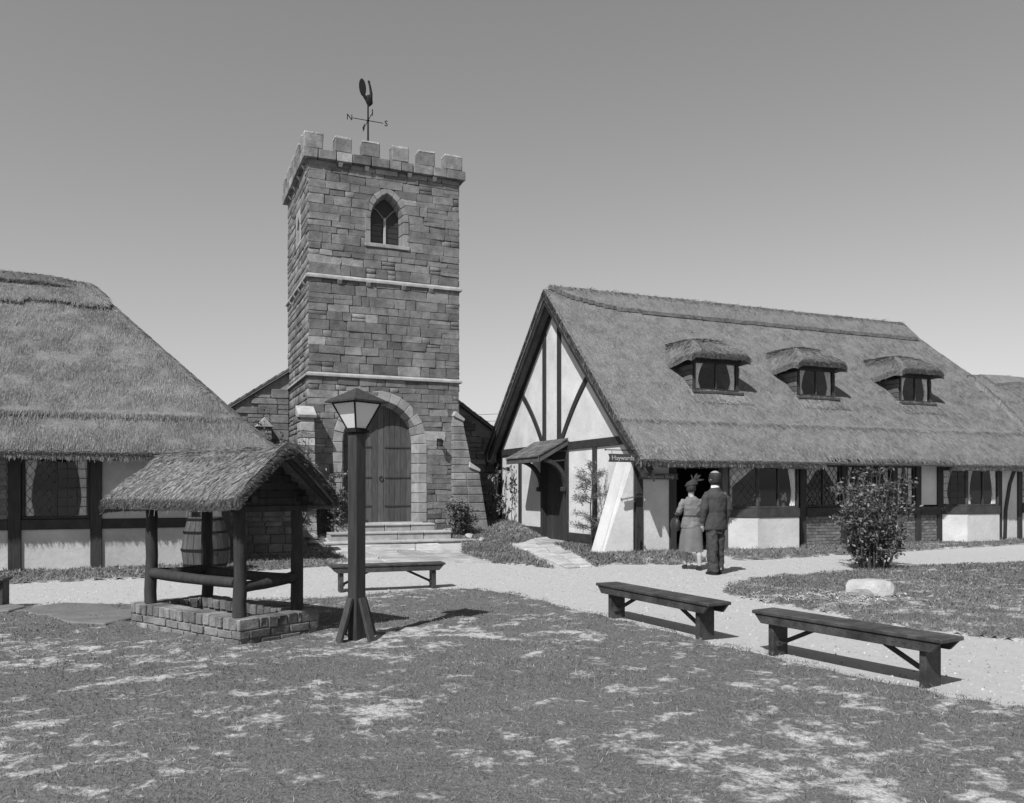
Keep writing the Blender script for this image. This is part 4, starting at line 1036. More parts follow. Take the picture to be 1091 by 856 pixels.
# ------------------------------------------------------------------ the left cottage
cot = thing('thatched_cottage', 'large hipped thatched cottage with lattice window at the left edge', 'cottage', (LD[0], LD[1], 0), TH)
CT, CZ, CE = 3.5, 5.92, .80; CPM = (CZ - 2.15) / (CT + CE); CHS = 3.84; CHM = (CZ - 2.15) / (CHS - .35)
def zf_cot(s, t):
    z = smin(CZ - CPM * np.abs(CT - t), CZ - CHM * (s - .35), .22)
    z = z + .10 * S(-t, -.55, .35) * 0
    z = z - .05 * np.exp(-(t + CE) / .10) - .05 * np.exp(-(CHS - s) / .10)
    return z + .02 * S(-t, -.08, .02)
croof = thatch_shell('thatch_roof', cot, zf_cot, -6.5, CHS, -CE, 7.8, .07, lambda s, t: .27 - .13 * S(-t, -.2, .6), M_THATCH, None, .05, .24)
straws('straw', croof, zf_cot, -4.0, CHS, -CE, CT + .3, 145000, .20, .010, lambda s, t: s > -3.9, .16, .014, (.58, 1.45))
fringe('eave_straw', croof, ((-4.0, -CE), (CHS, -CE)), zf_cot, .05, 3500, .015, .012, (0, -1))
fringe('eave_straw', croof, ((CHS, -CE), (CHS, 6)), zf_cot, .20, 3000, .02, .012, (1, 0))
def zf_ccap(s, t): return zf_cot(s, t) + .09
def ccm(s, t):
    lo = .62 + .07 * (np.floor(s * 1.1 + 5) % 2) + .04 * (fbm(s * 2, 0 * s + 4, 2) - .5)
    return (np.abs(t - CT) < lo) & (s < .55 + .25 * (CT - t)) & (zf_cot(s, t) > CZ - .75)
ccap = thatch_shell('ridge_cap', croof, zf_ccap, -6.5, 1.3, CT - .85, CT + .85, .04, .085, M_THATCH, ccm, .02)
straws('ridge_straw', ccap, zf_ccap, -3.2, 1.2, CT - .8, CT + .2, 14000, .15, .011, ccm, .2, .012, (.65, 1.3))
# darker turf roll on top of the ridge
def zf_roll(s, t): return zf_cot(s, t) + .075 + .10 * S(-s, -.25, .7)
rm = lambda s, t: (np.abs(t - CT) < .24 + .03 * (fbm(s * 3, 0 * s, 2) - .5)) & (s < .22)
rl = thatch_shell('ridge_roll', croof, zf_roll, -6.5, .3, CT - .3, CT + .3, .035, .075, M_THATCH, rm, .02); rl.color = (.65, .65, .65, 1)
straws('ridge_straw', rl, zf_roll, -3.2, .22, CT - .26, CT + .05, 4000, .12, .010, rm, .9, .01, (.35, .8))
CW = 2.95
def cf(name, s0, s1, z0, z1, y0, y1, m, bevel=.006, color=None):
    return MB().box(s0, s1, y0, y1, z0, z1).build(name, m, cot, bevel=bevel, color=color if color is not None else random.uniform(.85, 1.2))
for a, c in ((-.75, -.55), (.54, .73), (2.26, 2.40), (2.80, 2.95)): cf('post', a, c, -.15, 2.05, -.04, .12, M_TIMBER)
for a, c in ((-6, -.752), (-.548, .538), (.732, 2.258), (2.402, 2.798)):
    cf('rail', a, c, .74, .92, -.03, .11, M_TIMBERH)
    MB().box(a, c, .004, .12, -.15, .738).build('plaster_panel', M_PLASTERC, cot)
cf('wall_plate', -6, 2.95, 2.052, 2.25, -.05, .12, M_TIMBERH)
for a, c in ((.732, 2.258), (2.402, 2.798)): MB().box(a, c, .004, .12, .922, 2.05).build('plaster_panel', M_PLASTERC, cot)
brickwork(cot, frameM((0, 0, 0), (1, 0, 0)), -2.2, -.753, .925, 2.05, .22, .075, .012, .12, M_BRICK, 14)
MB().box(-6, -2.202, .004, .12, .922, 2.05).build('plaster_panel', M_PLASTERC, cot)
window(cot, frameM((-.546, .0, .925), (1, 0, 0)), 1.082, 1.12, lights=2, lattice=['diamond', 'square'], curtains=(('L', 0), ('R', 1)), fr=.05)
MB().box(2.83, 2.95, .122, 6.9, -.15, 2.3).build('end_wall', M_PLASTERC, cot); MB().box(-6, 2.82, 6.8, 6.9, -.15, 2.3).build('rear_wall', M_PLASTERC, cot)
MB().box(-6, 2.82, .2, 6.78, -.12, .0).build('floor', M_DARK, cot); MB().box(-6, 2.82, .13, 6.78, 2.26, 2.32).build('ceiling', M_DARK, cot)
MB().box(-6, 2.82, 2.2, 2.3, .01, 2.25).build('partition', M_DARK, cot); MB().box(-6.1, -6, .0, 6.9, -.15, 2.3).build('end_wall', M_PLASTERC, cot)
# shaded stone yard wall behind the cottage corner
x, y = LD + 3.0 * U + 1.4 * V
yw = thing('yard_wall', 'shaded dry stone wall beyond the cottage corner seen through the well', 'wall', (x, y, 0), TH)
MB().box(0, 1.42, .05, .4, -.1, 1.75).build('wall_core', M_MORTAR, yw)
ry = random.Random(77)
for a, c, d, e in ashlar(1.42, .0, 1.75, lambda a, b: [], 55, (.10, .2), (.2, .5)):
    block('stone', M_STONE, yw, ((a + c) / 2, .06, (d + e) / 2), (c - a - .015, .12, e - d - .014), ry.uniform(.6, 1.1), rnd=ry)

# ------------------------------------------------------------------ the wishing well
WX, WY, WR = -2.947, 8.401, -.659
WZ = tz(WX, WY) - .01
well = thing('wishing_well', 'brick wishing well with thatched roof on four round wooden posts', 'well', (WX, WY, WZ), WR)
BL, BW, ZT_ = 1.94, .90, .272
rw = random.Random(2)
# mortar core ring
b = MB()
for x0, x1, y0, y1 in ((-BL / 2 + .02, BL / 2 - .02, -BW / 2 + .02, -BW / 2 + .19), (-BL / 2 + .02, BL / 2 - .02, BW / 2 - .19, BW / 2 - .02), (-BL / 2 + .02, -BL / 2 + .19, -BW / 2 + .19, BW / 2 - .19), (BL / 2 - .19, BL / 2 - .02, -BW / 2 + .19, BW / 2 - .19)):
    b.box(x0, x1, y0, y1, -.15, ZT_ - .02)
b.build('mortar', M_MORTAR, well, color=.8)
def wcourse(z0, z1, bw, off, thick, flag):
    def run(L, fn, o):
        x = -L / 2 - o
        while x < L / 2 - .01:
            a, c = max(x, -L / 2), min(x + bw, L / 2)
            if c - a > .03: fn((a + c) / 2, c - a)
            x += bw
    g = .012; h = z1 - z0 - g; zc = (z0 + z1) / 2; j = lambda: rw.uniform(-.006, .006); tn = lambda: rw.choice((rw.uniform(.75, 1.25), rw.uniform(.6, 1.5)))
    rr = lambda: (rw.uniform(-.02, .02), rw.uniform(-.02, .02), rw.uniform(-.02, .02))
    run(BL, lambda c, w: block('brick', M_WELLBRICK, well, (c, -BW / 2 + thick / 2 + j(), zc + j() * .7), (w - g, thick, h), tn() * 1.15, bev=.05, rot=rr(), rnd=rw), off)  # front bricks toned lighter, sunlit side put into the colour
    run(BL, lambda c, w: block('brick', M_WELLBRICK, well, (c, BW / 2 - thick / 2 + j(), zc + j() * .7), (w - g, thick, h), tn(), bev=.05, rot=rr(), rnd=rw), off)
    L2 = BW - 2 * thick
    run(L2, lambda c, w: block('brick', M_WELLBRICK, well, (BL / 2 - thick / 2 + j(), c, zc + j() * .7), (thick, w - g, h), tn() * .85, bev=.05, rot=rr(), rnd=rw), off)  # right-end bricks toned darker, shaded side put into the colour
    run(L2, lambda c, w: block('brick', M_WELLBRICK, well, (-BL / 2 + thick / 2 + j(), c, zc + j() * .7), (thick, w - g, h), tn(), bev=.05, rot=rr(), rnd=rw), off)
wcourse(-.10, .0, .225, .05, .105, 0); wcourse(.0, .085, .225, .11, .105, 0); wcourse(.085, .165, .225, 0, .105, 0)
wcourse(.165, ZT_ + .004, .112, .02, .215, 1)
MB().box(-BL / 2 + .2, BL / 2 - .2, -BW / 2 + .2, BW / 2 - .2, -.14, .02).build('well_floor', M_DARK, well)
PXs = (-.785, .785); PYs = (-.325, .325)
for x in PXs:
    for y in PYs:
        n = 9; pts = [(x + rw.uniform(-.008, .008), y + rw.uniform(-.008, .008), ZT_ - .002 + (1.40 - ZT_) * k / n) for k in range(n + 1)]
        MB().tube(pts, [.062 * (1 - .10 * k / n) * rw.uniform(.94, 1.06) for k in range(n + 1)], 12).build('post', M_POSTWOOD, well, smooth=50, color=rw.uniform(.85, 1.2))
for a, c, z0, z1 in (((-.785, -.325), (.785, -.325), .585, .585), ((.785, -.325), (.785, .325), .545, .60), ((-.785, .325), (.785, .325), .56, .57), ((-.785, -.325), (-.785, .325), .58, .58)):
    MB().tube([(a[0] + (c[0] - a[0]) * f, a[1] + (c[1] - a[1]) * f, z0 + (z1 - z0) * f - .012 * math.sin(f * 3.1)) for f in np.linspace(.03, .97, 6)], [.055 * rw.uniform(.9, 1.05) for _ in range(6)], 10).build('rail', M_POSTWOOD, well, smooth=50)
# roof
WRZ, WEZ, WOY, WXR, WXL = 1.86, 1.36, .57, 1.10, 1.34
wm = (WRZ - WEZ) / WOY
def zf_well(s, t):
    z = WRZ - wm * np.sqrt(t * t + .004) + .05
    z = smin(z, WRZ + .02 - 1.6 * np.maximum(-s - WXL + .34, 0) + 0 * t, .06)
    return z - .035 * np.exp(-(WOY - np.abs(t)) / .05) + .02 * np.exp(-((s - WXR) / .2) ** 2)
wroof = thatch_shell('thatch_roof', well, zf_well, -WXL, WXR, -WOY, WOY, .03, .115, M_THATCH, None, .02)
straws('straw', wroof, zf_well, -WXL, WXR, -WOY, WOY, 34000, .10, .0060, None, .22, .016, (.55, 1.5), .004, m=M_STRAWW)
straws('long_straw', wroof, zf_well, -WXL, WXR, -WOY, WOY, 1800, .16, .007, None, .15, .016, (.5, 1.6), .002, m=M_STRAWW)
fringe('eave_straw', wroof, ((-WXL, -WOY), (WXR, -WOY)), zf_well, .11, 2600, .012, .007, (0, -1)); fringe('eave_straw', wroof, ((-WXL, WOY), (WXR, WOY)), zf_well, .11, 2000, .012, .007, (0, 1))
fringe('verge_straw', wroof, ((WXR, -WOY), (WXR, 0)), zf_well, .11, 1600, .02, .007, (1, 0)); fringe('verge_straw', wroof, ((WXR, 0), (WXR, WOY)), zf_well, .11, 1600, .02, .007, (1, 0)); fringe('verge_straw', wroof, ((-WXL, -WOY), (-WXL, WOY)), zf_well, .11, 2200, .02, .007, (-1, 0))
def zf_wcap(s, t): return zf_well(s, t) + .025
wcm = lambda s, t: np.abs(t) < .17 + .03 * (fbm(s * 5, 0 * s, 2) - .5)
wcap = thatch_shell('ridge_cap', wroof, zf_wcap, -WXL + .05, WXR, -.24, .24, .025, .03, M_THATCH, wcm, .012)
straws('ridge_straw', wcap, zf_wcap, -WXL + .05, WXR, -.2, .2, 3500, .10, .006, wcm, .9, .012, (.4, 1.1), m=M_STRAWW)
# gable boards and rafters under the thatch
for x in (.80, -.80):
    for k in range(5):
        z0 = 1.30 + k * .075; hw = (WRZ - .10 - z0) / wm - .03
        if hw > .04: MB().box(x - .012, x + .012, -hw, hw, z0, z0 + .07).build('gable_board', M_POSTWOOD, well, bevel=.003, color=rw.uniform(.7, 1.1))
    MB().box(x - .04, x + .04, -.42, .42, 1.24, 1.30).build('cross_beam', M_POSTWOOD, well, bevel=.006)
for y in PYs: MB().box(-1.15, 1.02, y - .035, y + .035, 1.335, 1.395).build('eave_beam', M_POSTWOOD, well, bevel=.006)
for k in range(8):
    x = -1.2 + k * .32
    for sg in (1, -1): MB().bar((x, 0, WRZ - .10), (x, sg * (WOY - .04), WEZ - .05), .035, .045).build('rafter', M_POSTWOOD, well)

# ------------------------------------------------------------------ lamp post
lx, ly = gnd(380, 684); lamp = thing('lamp_post', 'dark wooden lamp post with tapered glass lantern beside the well', 'lamp post', (lx, ly, tz(lx, ly) + .02), R(-39))
MB().box(-.062, .062, -.062, .062, -.3, 1.965).build('post', M_LAMPWOOD, lamp, bevel=.008)
for k in range(4):
    a = k * math.pi / 2; d = Vector((math.cos(a), math.sin(a), 0)); p0 = d * .235 + Vector((0, 0, -.06)); p1 = d * .075 + Vector((0, 0, .40))
    MB().bar(p0, p1, .075, .035, d).build('brace', M_LAMPWOOD, lamp, bevel=.004, color=1.25)
MB().box(-.085, .085, -.085, .085, 1.967, 1.995).build('collar', M_IRON, lamp, bevel=.004)
lt = MB().box(-.07, .07, -.07, .07, 1.997, 2.012).build('lantern', M_IRON, lamp)
b0, b1, z0, z1 = .066, .160, 2.014, 2.250
for k in range(4):
    a = k * math.pi / 2; Rm = Matrix.Rotation(a, 4, 'Z')
    MB().hexa([(-b0 + .006, -b0, z0), (b0 - .006, -b0, z0), (b0 - .006, -b0 + .005, z0), (-b0 + .006, -b0 + .005, z0)], [(-b1 + .008, -b1, z1), (b1 - .008, -b1, z1), (b1 - .008, -b1 + .005, z1), (-b1 + .008, -b1 + .005, z1)]).build('pane', M_OPAL, lt, M=Rm)
    MB().bar((-b0, -b0, z0), (-b1, -b1, z1), .016, .016).build('glazing_bar', M_IRON, lt, M=Rm)
    MB().bar((-b1, -b1, z1), (b1, -b1, z1), .014, .014).build('rim', M_IRON, lt, M=Rm)
rb = .212
MB().add([(-rb, -rb, 2.252), (rb, -rb, 2.252), (rb, rb, 2.252), (-rb, rb, 2.252), (-rb, -rb, 2.268), (rb, -rb, 2.268), (rb, rb, 2.268), (-rb, rb, 2.268), (0, 0, 2.40)], [(3, 2, 1, 0), (0, 1, 5, 4), (1, 2, 6, 5), (2, 3, 7, 6), (3, 0, 4, 7), (4, 5, 8), (5, 6, 8), (6, 7, 8), (7, 4, 8)]).build('lantern_roof', M_LAMPWOOD, lt)

# ------------------------------------------------------------------ benches
def bench(label, a, c, length):
    a = np.array(a); c = np.array(c); m = (a + c) / 2; d = c - a; sp = np.hypot(*d); rz = math.atan2(d[1], d[0])
    za, zc = tz(*a), tz(*c)
    o = thing('bench', label, 'bench', (m[0], m[1], (za + zc) / 2 + .012), rz, 'low wooden benches along the paths')
    L = length; h = .375
    MB().box(-L / 2, L / 2, -.145, .145, h - .032, h).build('seat', M_BENCH, o, bevel=.006, color=random.uniform(.9, 1.1))
    for y in (-.118, .118):
        MB().hexa([(-L / 2 + .09, y - .014, h - .11), (L / 2 - .09, y - .014, h - .11), (L / 2 - .09, y + .014, h - .11), (-L / 2 + .09, y + .014, h - .11)], [(-L / 2 + .02, y - .014, h - .034), (L / 2 - .02, y - .014, h - .034), (L / 2 - .02, y + .014, h - .034), (-L / 2 + .02, y + .014, h - .034)]).build('apron', M_BENCH, o, bevel=.004, color=random.uniform(.9, 1.15))
    for sg in (-1, 1):
        x = sg * sp / 2
        MB().box(x - .028, x + .028, -.098, .098, -.10, h - .034).build('leg', M_BENCH, o, bevel=.006, color=.9)
        MB().box(x - sg * .030 - .02, x - sg * .030 + .02, -.06, .06, .07, .115).build('cleat', M_BENCH, o, bevel=.004, color=.8)
        MB().bar((x - sg * .045, 0, .10), (x - sg * .52, 0, h - .05), .035, .022, (0, 1, 0)).build('brace', M_BENCH, o, color=.7)
    return o
bench('dark wooden bench at the end of the foreground lawn nearest the couple', gnd(657, 658), gnd(751, 681), 1.95)
bench('dark wooden bench nearest the camera at the right, beside the gravel', gnd(829, 696), gnd(991, 730), 1.76)
bench('dark wooden bench facing the tower steps behind the lamp post', gnd(363, 629.5), gnd(461, 625.5), 1.68)
bench('dark wooden bench cut off by the left edge of the picture', (-8.0, 9.6), gnd(4, 650), 2.0)

# ------------------------------------------------------------------ barrel, rocks, standpipe
bx, by = gnd(219, 611); br = thing('rain_barrel', 'weathered wooden barrel standing against the cottage behind the well', 'barrel', (bx, by, tz(bx, by)), 0)
ns = 18; prof = [(0, .30), (.18, .365), (.42, .395), (.68, .36), (.98, .285)]
for k in range(ns):
    a0, a1 = 2 * math.pi * k / ns + .012, 2 * math.pi * (k + 1) / ns - .012
    MB().loft([[((r + o) * math.cos(a), (r + o) * math.sin(a), z) for a, o in ((a0, 0), (a1, 0), (a1, -.025), (a0, -.025))] for z, r in prof]).build('stave', M_BARREL, br, color=random.uniform(.75, 1.25))
for z, r in ((.14, .357), (.40, .40), (.70, .362), (.92, .305)): MB().ell([(0, 0, z, r + .004, r + .004), (0, 0, z + .04, r + .006, r + .006)], 36, cap=False).build('hoop', M_IRON, br)
MB().ell([(0, 0, .93, .27, .27), (0, 0, .95, .27, .27)], 24).build('lid', M_BARREL, br, color=1.5)
def rock(name, label, x, y, rx, ry, rz, seed, tone=1.0, sink=.25, group=None):
    r = np.random.default_rng(seed); bm = bmesh.new(); bmesh.ops.create_icosphere(bm, subdivisions=3, radius=1)
    off = r.random(3) * 50; cuts = [(Vector(r.normal(size=3)).normalized(), r.uniform(.45, .80)) for _ in range(16)]
    for v in bm.verts:
        p = v.co.copy()
        for n, d in cuts:
            k = p.dot(n)
            if k > d: p -= n * (k - d) * .97
        f = 1 + .22 * (float(fbm(p.x * 1.7 + off[0] + p.z, p.y * 1.7 + off[1] + p.z * .6, 3)) - .5)
        v.co = Vector((p.x * rx, p.y * ry, p.z * rz)) * f
    me = bpy.data.meshes.new(name); bm.to_mesh(me); bm.free(); me.shade_smooth(); me.set_sharp_from_angle(angle=R(14))
    o = link(name, me, M_ROCK, None, tone); o.location = (x, y, tz(x, y) + .03 + rz * (1 - sink * 2)); o.rotation_euler = (0, 0, r.uniform(0, 6)); tag(o, label, 'rock', group); return o
rx_, ry_ = gnd(932, 640); o = rock('boulder', 'pale rounded boulder lying on the island lawn below the leafy bush', rx_, ry_ + .16, .36, .27, .20, 3, 1.0); o.rotation_euler = (0, 0, .2)
for k, (s, q, sz, lb) in enumerate([(-5.9, 5.2, .17, 'rough rock left of the tower steps, nearest the door'), (-5.95, 4.7, .14, 'small rough rock at the left foot of the tower steps'), (-6.35, 4.95, .15, 'rough rock furthest left of the tower steps'), (-2.35, 5.4, .20, 'rough rock right of the top tower step'), (-1.95, 4.95, .14, 'small rough rock right of the middle tower step'), (-1.75, 4.55, .11, 'smallest rock beside the lowest tower step on the right')]):
    x, y = loc2w(s, q); rock('rock', lb, x, y, sz * 1.3, sz, sz * .7, 20 + k, .75 if k % 2 else .95, group='rough rocks beside the tower steps')
x, y = loc2w(-.12, -.22); sp_ = thing('standpipe', 'thin garden tap on a pipe at the foot of the white buttress', 'tap', (x, y, tz(x, y)), TH)
MB().tube([(0, 0, -.05), (0, 0, .60)], .014, 8).build('pipe', M_IRON, sp_, color=3); MB().tube([(0, 0, .58), (.05, -.06, .58), (.055, -.07, .53)], .014, 8).build('tap', M_IRON, sp_); MB().tube([(.03, -.03, .58), (.03, -.03, .64)], .008, 6).build('handle', M_IRON, sp_)

n = 420; px = RNG.normal(4.35, .42, n); py = RNG.normal(10.75, .28, n); a = RNG.uniform(0, 6.28, n); L = RNG.uniform(.04, .14, n); z = lz(px, py)
p = np.stack([px, py, z + .012], -1); q = np.stack([px + np.cos(a) * L, py + np.sin(a) * L, z + .012 + RNG.uniform(0, .03, n)], -1); W = np.stack([-np.sin(a) * .006, np.cos(a) * .006, 0 * a], -1)
o = link('straw_litter', npmesh('straw_litter', np.stack([p - W, p + W, q + W, q - W], 1).reshape(-1, 3), np.arange(4 * n).reshape(-1, 4), {'tone': np.repeat(RNG.uniform(1.2, 2.4, n), 4)}), M_STRAWW); tag(o, 'pale straw litter scattered on the grass by the boulder', 'litter', kind='stuff')
# ------------------------------------------------------------------ plants
def leaves(name, parent, pts, dirs, size, m, seed, asp=2.0, tone=(.5, 1.6), droop=.3, kind=True):
    r = np.random.default_rng(seed); n = len(pts); P = np.asarray(pts); D = np.asarray(dirs) + r.normal(0, .6, (n, 3)); D[:, 2] -= droop * r.random(n)
    D /= np.linalg.norm(D, axis=1, keepdims=True) + 1e-9; A = np.cross(D, r.normal(0, 1, (n, 3))); A /= np.linalg.norm(A, axis=1, keepdims=True) + 1e-9
    L = size * (.55 + .9 * r.random(n))[:, None]; W = L / asp / 1.0
    N = np.cross(A, D)
    p0 = P; p1 = P + D * L * .5 + A * W * .5 - N * L * .06; p2 = P + D * L; p3 = P + D * L * .5 - A * W * .5 - N * L * .06
    vs = np.stack([p0, p1, p2, p3], 1).reshape(-1, 3); k = np.arange(n) * 4
    fs = np.concatenate([np.stack([k, k + 1, k + 2], 1), np.stack([k, k + 2, k + 3], 1)])
    o = link(name, npmesh(name, vs, fs, {'tone': np.repeat(r.uniform(tone[0], tone[1], n), 4)}), m, parent); o['kind'] = 'stuff'; return o
def shrub(name, label, x, y, stems, height, spread, nleaf, size, seed, m=M_LEAF, group=None, cat='shrub', tone=(.5, 1.7), base=.15, rb=.014, fill=.0, z=None, lean=(0, 0), twig=.22, foot=.12):
    r = random.Random(seed); z0 = tz(x, y) + .02 if z is None else z; o = thing(name, label, cat, (x, y, z0), 0, group); b = MB(); P = []; D = []
    paths = []
    for k in range(stems):
        a = 2 * math.pi * (k + r.random()) / stems; sp = spread * math.sqrt(r.random()) ; h = height * r.uniform(.5, 1.0) * (1 - .22 * (sp / spread) ** 2)
        pts = [(math.cos(a) * sp * (foot + (1 - foot) * f ** .8) + lean[0] * f + r.uniform(-.02, .02), math.sin(a) * sp * (foot + (1 - foot) * f ** .8) + lean[1] * f + r.uniform(-.02, .02), h * f) for f in np.linspace(0, 1, 7)]
        b.tube(pts, [rb * (1 - .75 * f) for f in np.linspace(0, 1, 7)], 5); paths.append(pts)
        for t in range(5):      # side twigs
            i = r.randint(1, 5); p = Vector(pts[i]); aa = r.uniform(0, 6.28); q = p + Vector((math.cos(aa) * twig, math.sin(aa) * twig, r.uniform(.0, .2))) * r.uniform(.5, 1.2)
            b.tube([p, (p + q) / 2 + Vector((0, 0, .02)), q], [rb * .4, rb * .3, rb * .15], 4); paths.append([tuple(p + (q - p) * f) for f in np.linspace(0, 1, 7)])
    b.build('branches', M_BARK, o)
    for k in range(nleaf):
        p = r.choice(paths); f = r.uniform(base, 1) * 5.999; i = int(f); f -= i; q = [p[i][c] + (p[i + 1][c] - p[i][c]) * f + r.gauss(0, .035 + fill) for c in range(3)]
        if q[2] < .03: continue
        P.append(q); D.append((p[6][0] - p[0][0] + r.uniform(-.2, .2), p[6][1] - p[0][1] + r.uniform(-.2, .2), .25))
    leaves('foliage', o, P, D, size, m, seed, tone=tone); return o
x, y = gnd(930, 606); shrub('leafy_bush', 'tall dark leafy bush on the island lawn in front of the house', x, y, 34, 2.16, .72, 7000, .068, 4, tone=(.5, 2.4), base=.02, foot=.36)
x, y = loc2w(-2.05, 5.3); shrub('leafy_bush', 'rounded dark bush at the foot of the right tower buttress', x, y, 12, 1.15, .40, 1600, .085, 8, tone=(.5, 1.9))
x, y = loc2w(-5.25, 5.6); shrub('leafy_bush', 'loose climbing bush between the left buttress and the church door', x, y, 12, 2.1, .36, 1900, .075, 9, tone=(.8, 3.0))
x, y = loc2w(-6.15, 5.35); shrub('climbing_rose', 'climbing rose growing up the left tower buttress', x, y, 9, 3.1, .34, 2000, .07, 10, tone=(.8, 3.0), cat='climber', base=.35)
x, y = loc2w(-6.55, 8.9); shrub('climbing_rose', 'climbing bush against the nave wall left of the tower', x, y, 10, 3.7, .50, 2600, .08, 12, tone=(.8, 2.6), cat='climber', base=.5)
x, y = loc2w(-.45, 7.0); tr = shrub('thin_sapling', 'thin sapling with a bare stem by the back corner of the gable', x, y, 3, 2.35, .16, 260, .10, 14, tone=(.8, 2.0), cat='sapling', base=.72, rb=.022)
x, y = loc2w(-.10, 6.45); shrub('wall_creeper', 'wispy creeper climbing the white gable wall left of the door', x, y, 2, 1.95, .09, 110, .10, 15, tone=(.5, 1.2), cat='climber', base=.35, rb=.008, twig=.16)
# feathery young tree before the gable
x, y = loc2w(-.40, 1.22); ft = thing('feathery_sapling', 'feathery young tree in front of the white gable wall', 'sapling', (x, y, tz(x, y) + .02))
rf = random.Random(6); b = MB(); tp = [(.02 * math.sin(k * 1.3), .02 * math.cos(k * 1.7), 1.95 * k / 8) for k in range(9)]
b.tube(tp, [.028 * (1 - .85 * k / 8) for k in range(9)], 7); P = []; D = []
for k in range(26):
    z = .35 + 1.5 * rf.random() ** .9; a = rf.uniform(0, 6.28); L = (.52 * (1 - (z - .3) / 1.9) + .16) * rf.uniform(.7, 1.1); c0 = Vector((0, 0, z)); e = Vector((math.cos(a) * L, math.sin(a) * L, z + rf.uniform(.05, .22)))
    b.tube([c0, (c0 + e) / 2 + Vector((0, 0, .03)), e], [.008, .006, .003], 4)
    for q in range(95):
        f = rf.uniform(.3, 1.02); p = c0 + (e - c0) * f + Vector((rf.gauss(0, .035), rf.gauss(0, .035), rf.gauss(0, .03))); P.append(tuple(p)); D.append((math.cos(a) * .7, math.sin(a) * .7, .35))
b.build('trunk', M_BARK, ft); leaves('foliage', ft, P, D, .075, M_FROND, 6, asp=7, tone=(.5, 1.5))
for k, (px, py, lb) in enumerate([(330, 572, 'tuft of tall weeds by the shaded yard wall'), (345, 566, 'tuft of tall weeds left of the tower steps')]):
    x, y = gnd(px, py, .12); shrub('weed_tuft', lb, x, y, 14, .42, .3, 260, .10, 30 + k, tone=(.8, 2.2), cat='weeds', rb=.004, twig=.08)

# ------------------------------------------------------------------ people
def fuse(o, vox, sm=6):
    m = o.modifiers.new('fuse', 'REMESH'); m.mode = 'VOXEL'; m.voxel_size = vox; m.use_smooth_shade = True
    k = o.modifiers.new('soften', 'SMOOTH'); k.factor = .5; k.iterations = sm; return o
def hand(b, w, d, side, bend=.35, sc=1.0):
    """palm, four fingers and thumb at wrist w, pointing along d"""
    w = Vector(w); d = Vector(d).normalized(); x = Vector((0, 1, 0)); x = (x - d * x.dot(d)).normalized(); n = d.cross(x)
    b.tube([w, w + d * .05 * sc, w + d * .085 * sc], [.024 * sc, .034 * sc, .030 * sc], 8)
    for k, L in enumerate((.060, .072, .068, .052)):
        p = w + d * .08 * sc + x * (.027 - .018 * k) * sc; q = p + d * L * .5 * sc + n * side * .006; r_ = q + (d * (1 - bend) + n * side * bend) * L * .55 * sc
        b.tube([p, q, r_], [.0095 * sc, .009 * sc, .007 * sc], 6)
    p = w + d * .03 * sc + x * .025 * sc; b.tube([p, p + (d * .6 + x * .8) * .035 * sc, p + (d * .95 + x * .5) * .065 * sc], [.012 * sc, .0105 * sc, .008 * sc], 6)
def head(b, cx, cy, z, k=1.0, turn=0.0):
    """head from neck base z upwards, facing +y turned by angle"""
    c, s_ = math.cos(turn), math.sin(turn)
    T = lambda x, y: (cx + x * c - y * s_, cy + x * s_ + y * c)
    rows = [(-.0, .0, .055, .058), (.0, .06, .054, .058), (.012, .085, .056, .075), (.018, .11, .064, .092), (.010, .15, .073, .100), (.002, .19, .077, .103), (-.004, .225, .073, .098), (-.006, .255, .056, .078), (-.008, .275, .028, .042), (-.008, .281, .006, .008)]
    n = 18
    b.loft([[(*T(rx * k * math.cos(t), (oy + ry * math.sin(t)) * k), z + dz * k) for t in [2 * math.pi * i / n for i in range(n)]] for oy, dz, rx, ry in rows])
    b.loft([[(*T(wx * k * math.cos(t), (.112 + wy + .010 * math.sin(t)) * k), z + dz * k) for t in [2 * math.pi * i / 8 for i in range(8)]] for dz, wx, wy in ((.125, .016, .008), (.135, .015, .016), (.155, .010, .006), (.17, .007, -.004))])
    for sg in (1, -1): b.loft([[(*T(sg * (.072 + .012 * f) * k, (-.008 + .020 * math.cos(t)) * k), z + (.15 + .032 * math.sin(t)) * k) for t in [2 * math.pi * i / 8 for i in range(8)]] for f in (0, .8, 1.2)])
    return T
def face(o, T, z, k, m_dark):
    for sg in (1, -1):
        b = MB(); px, py = T(sg * .030 * k, .098 * k); b.ell([(px, py, z + .158 * k - .006, .006, .004), (px, py, z + .158 * k, .011, .006), (px, py, z + .158 * k + .006, .006, .004)], 8); b.build('eye', m_dark, o)
    px, py = T(0, .106 * k); MB().box(px - .022, px + .022, py - .008, py + .004, z + .098 * k, z + .106 * k).build('mouth', m_dark, o)
def folds(o, st, size):
    t = bpy.data.textures.new('folds', 'CLOUDS'); t.noise_scale = size; t.noise_depth = 2
    m = o.modifiers.new('folds', 'DISPLACE'); m.texture = t; m.strength = st; m.mid_level = .5; m.texture_coords = 'LOCAL'; return o
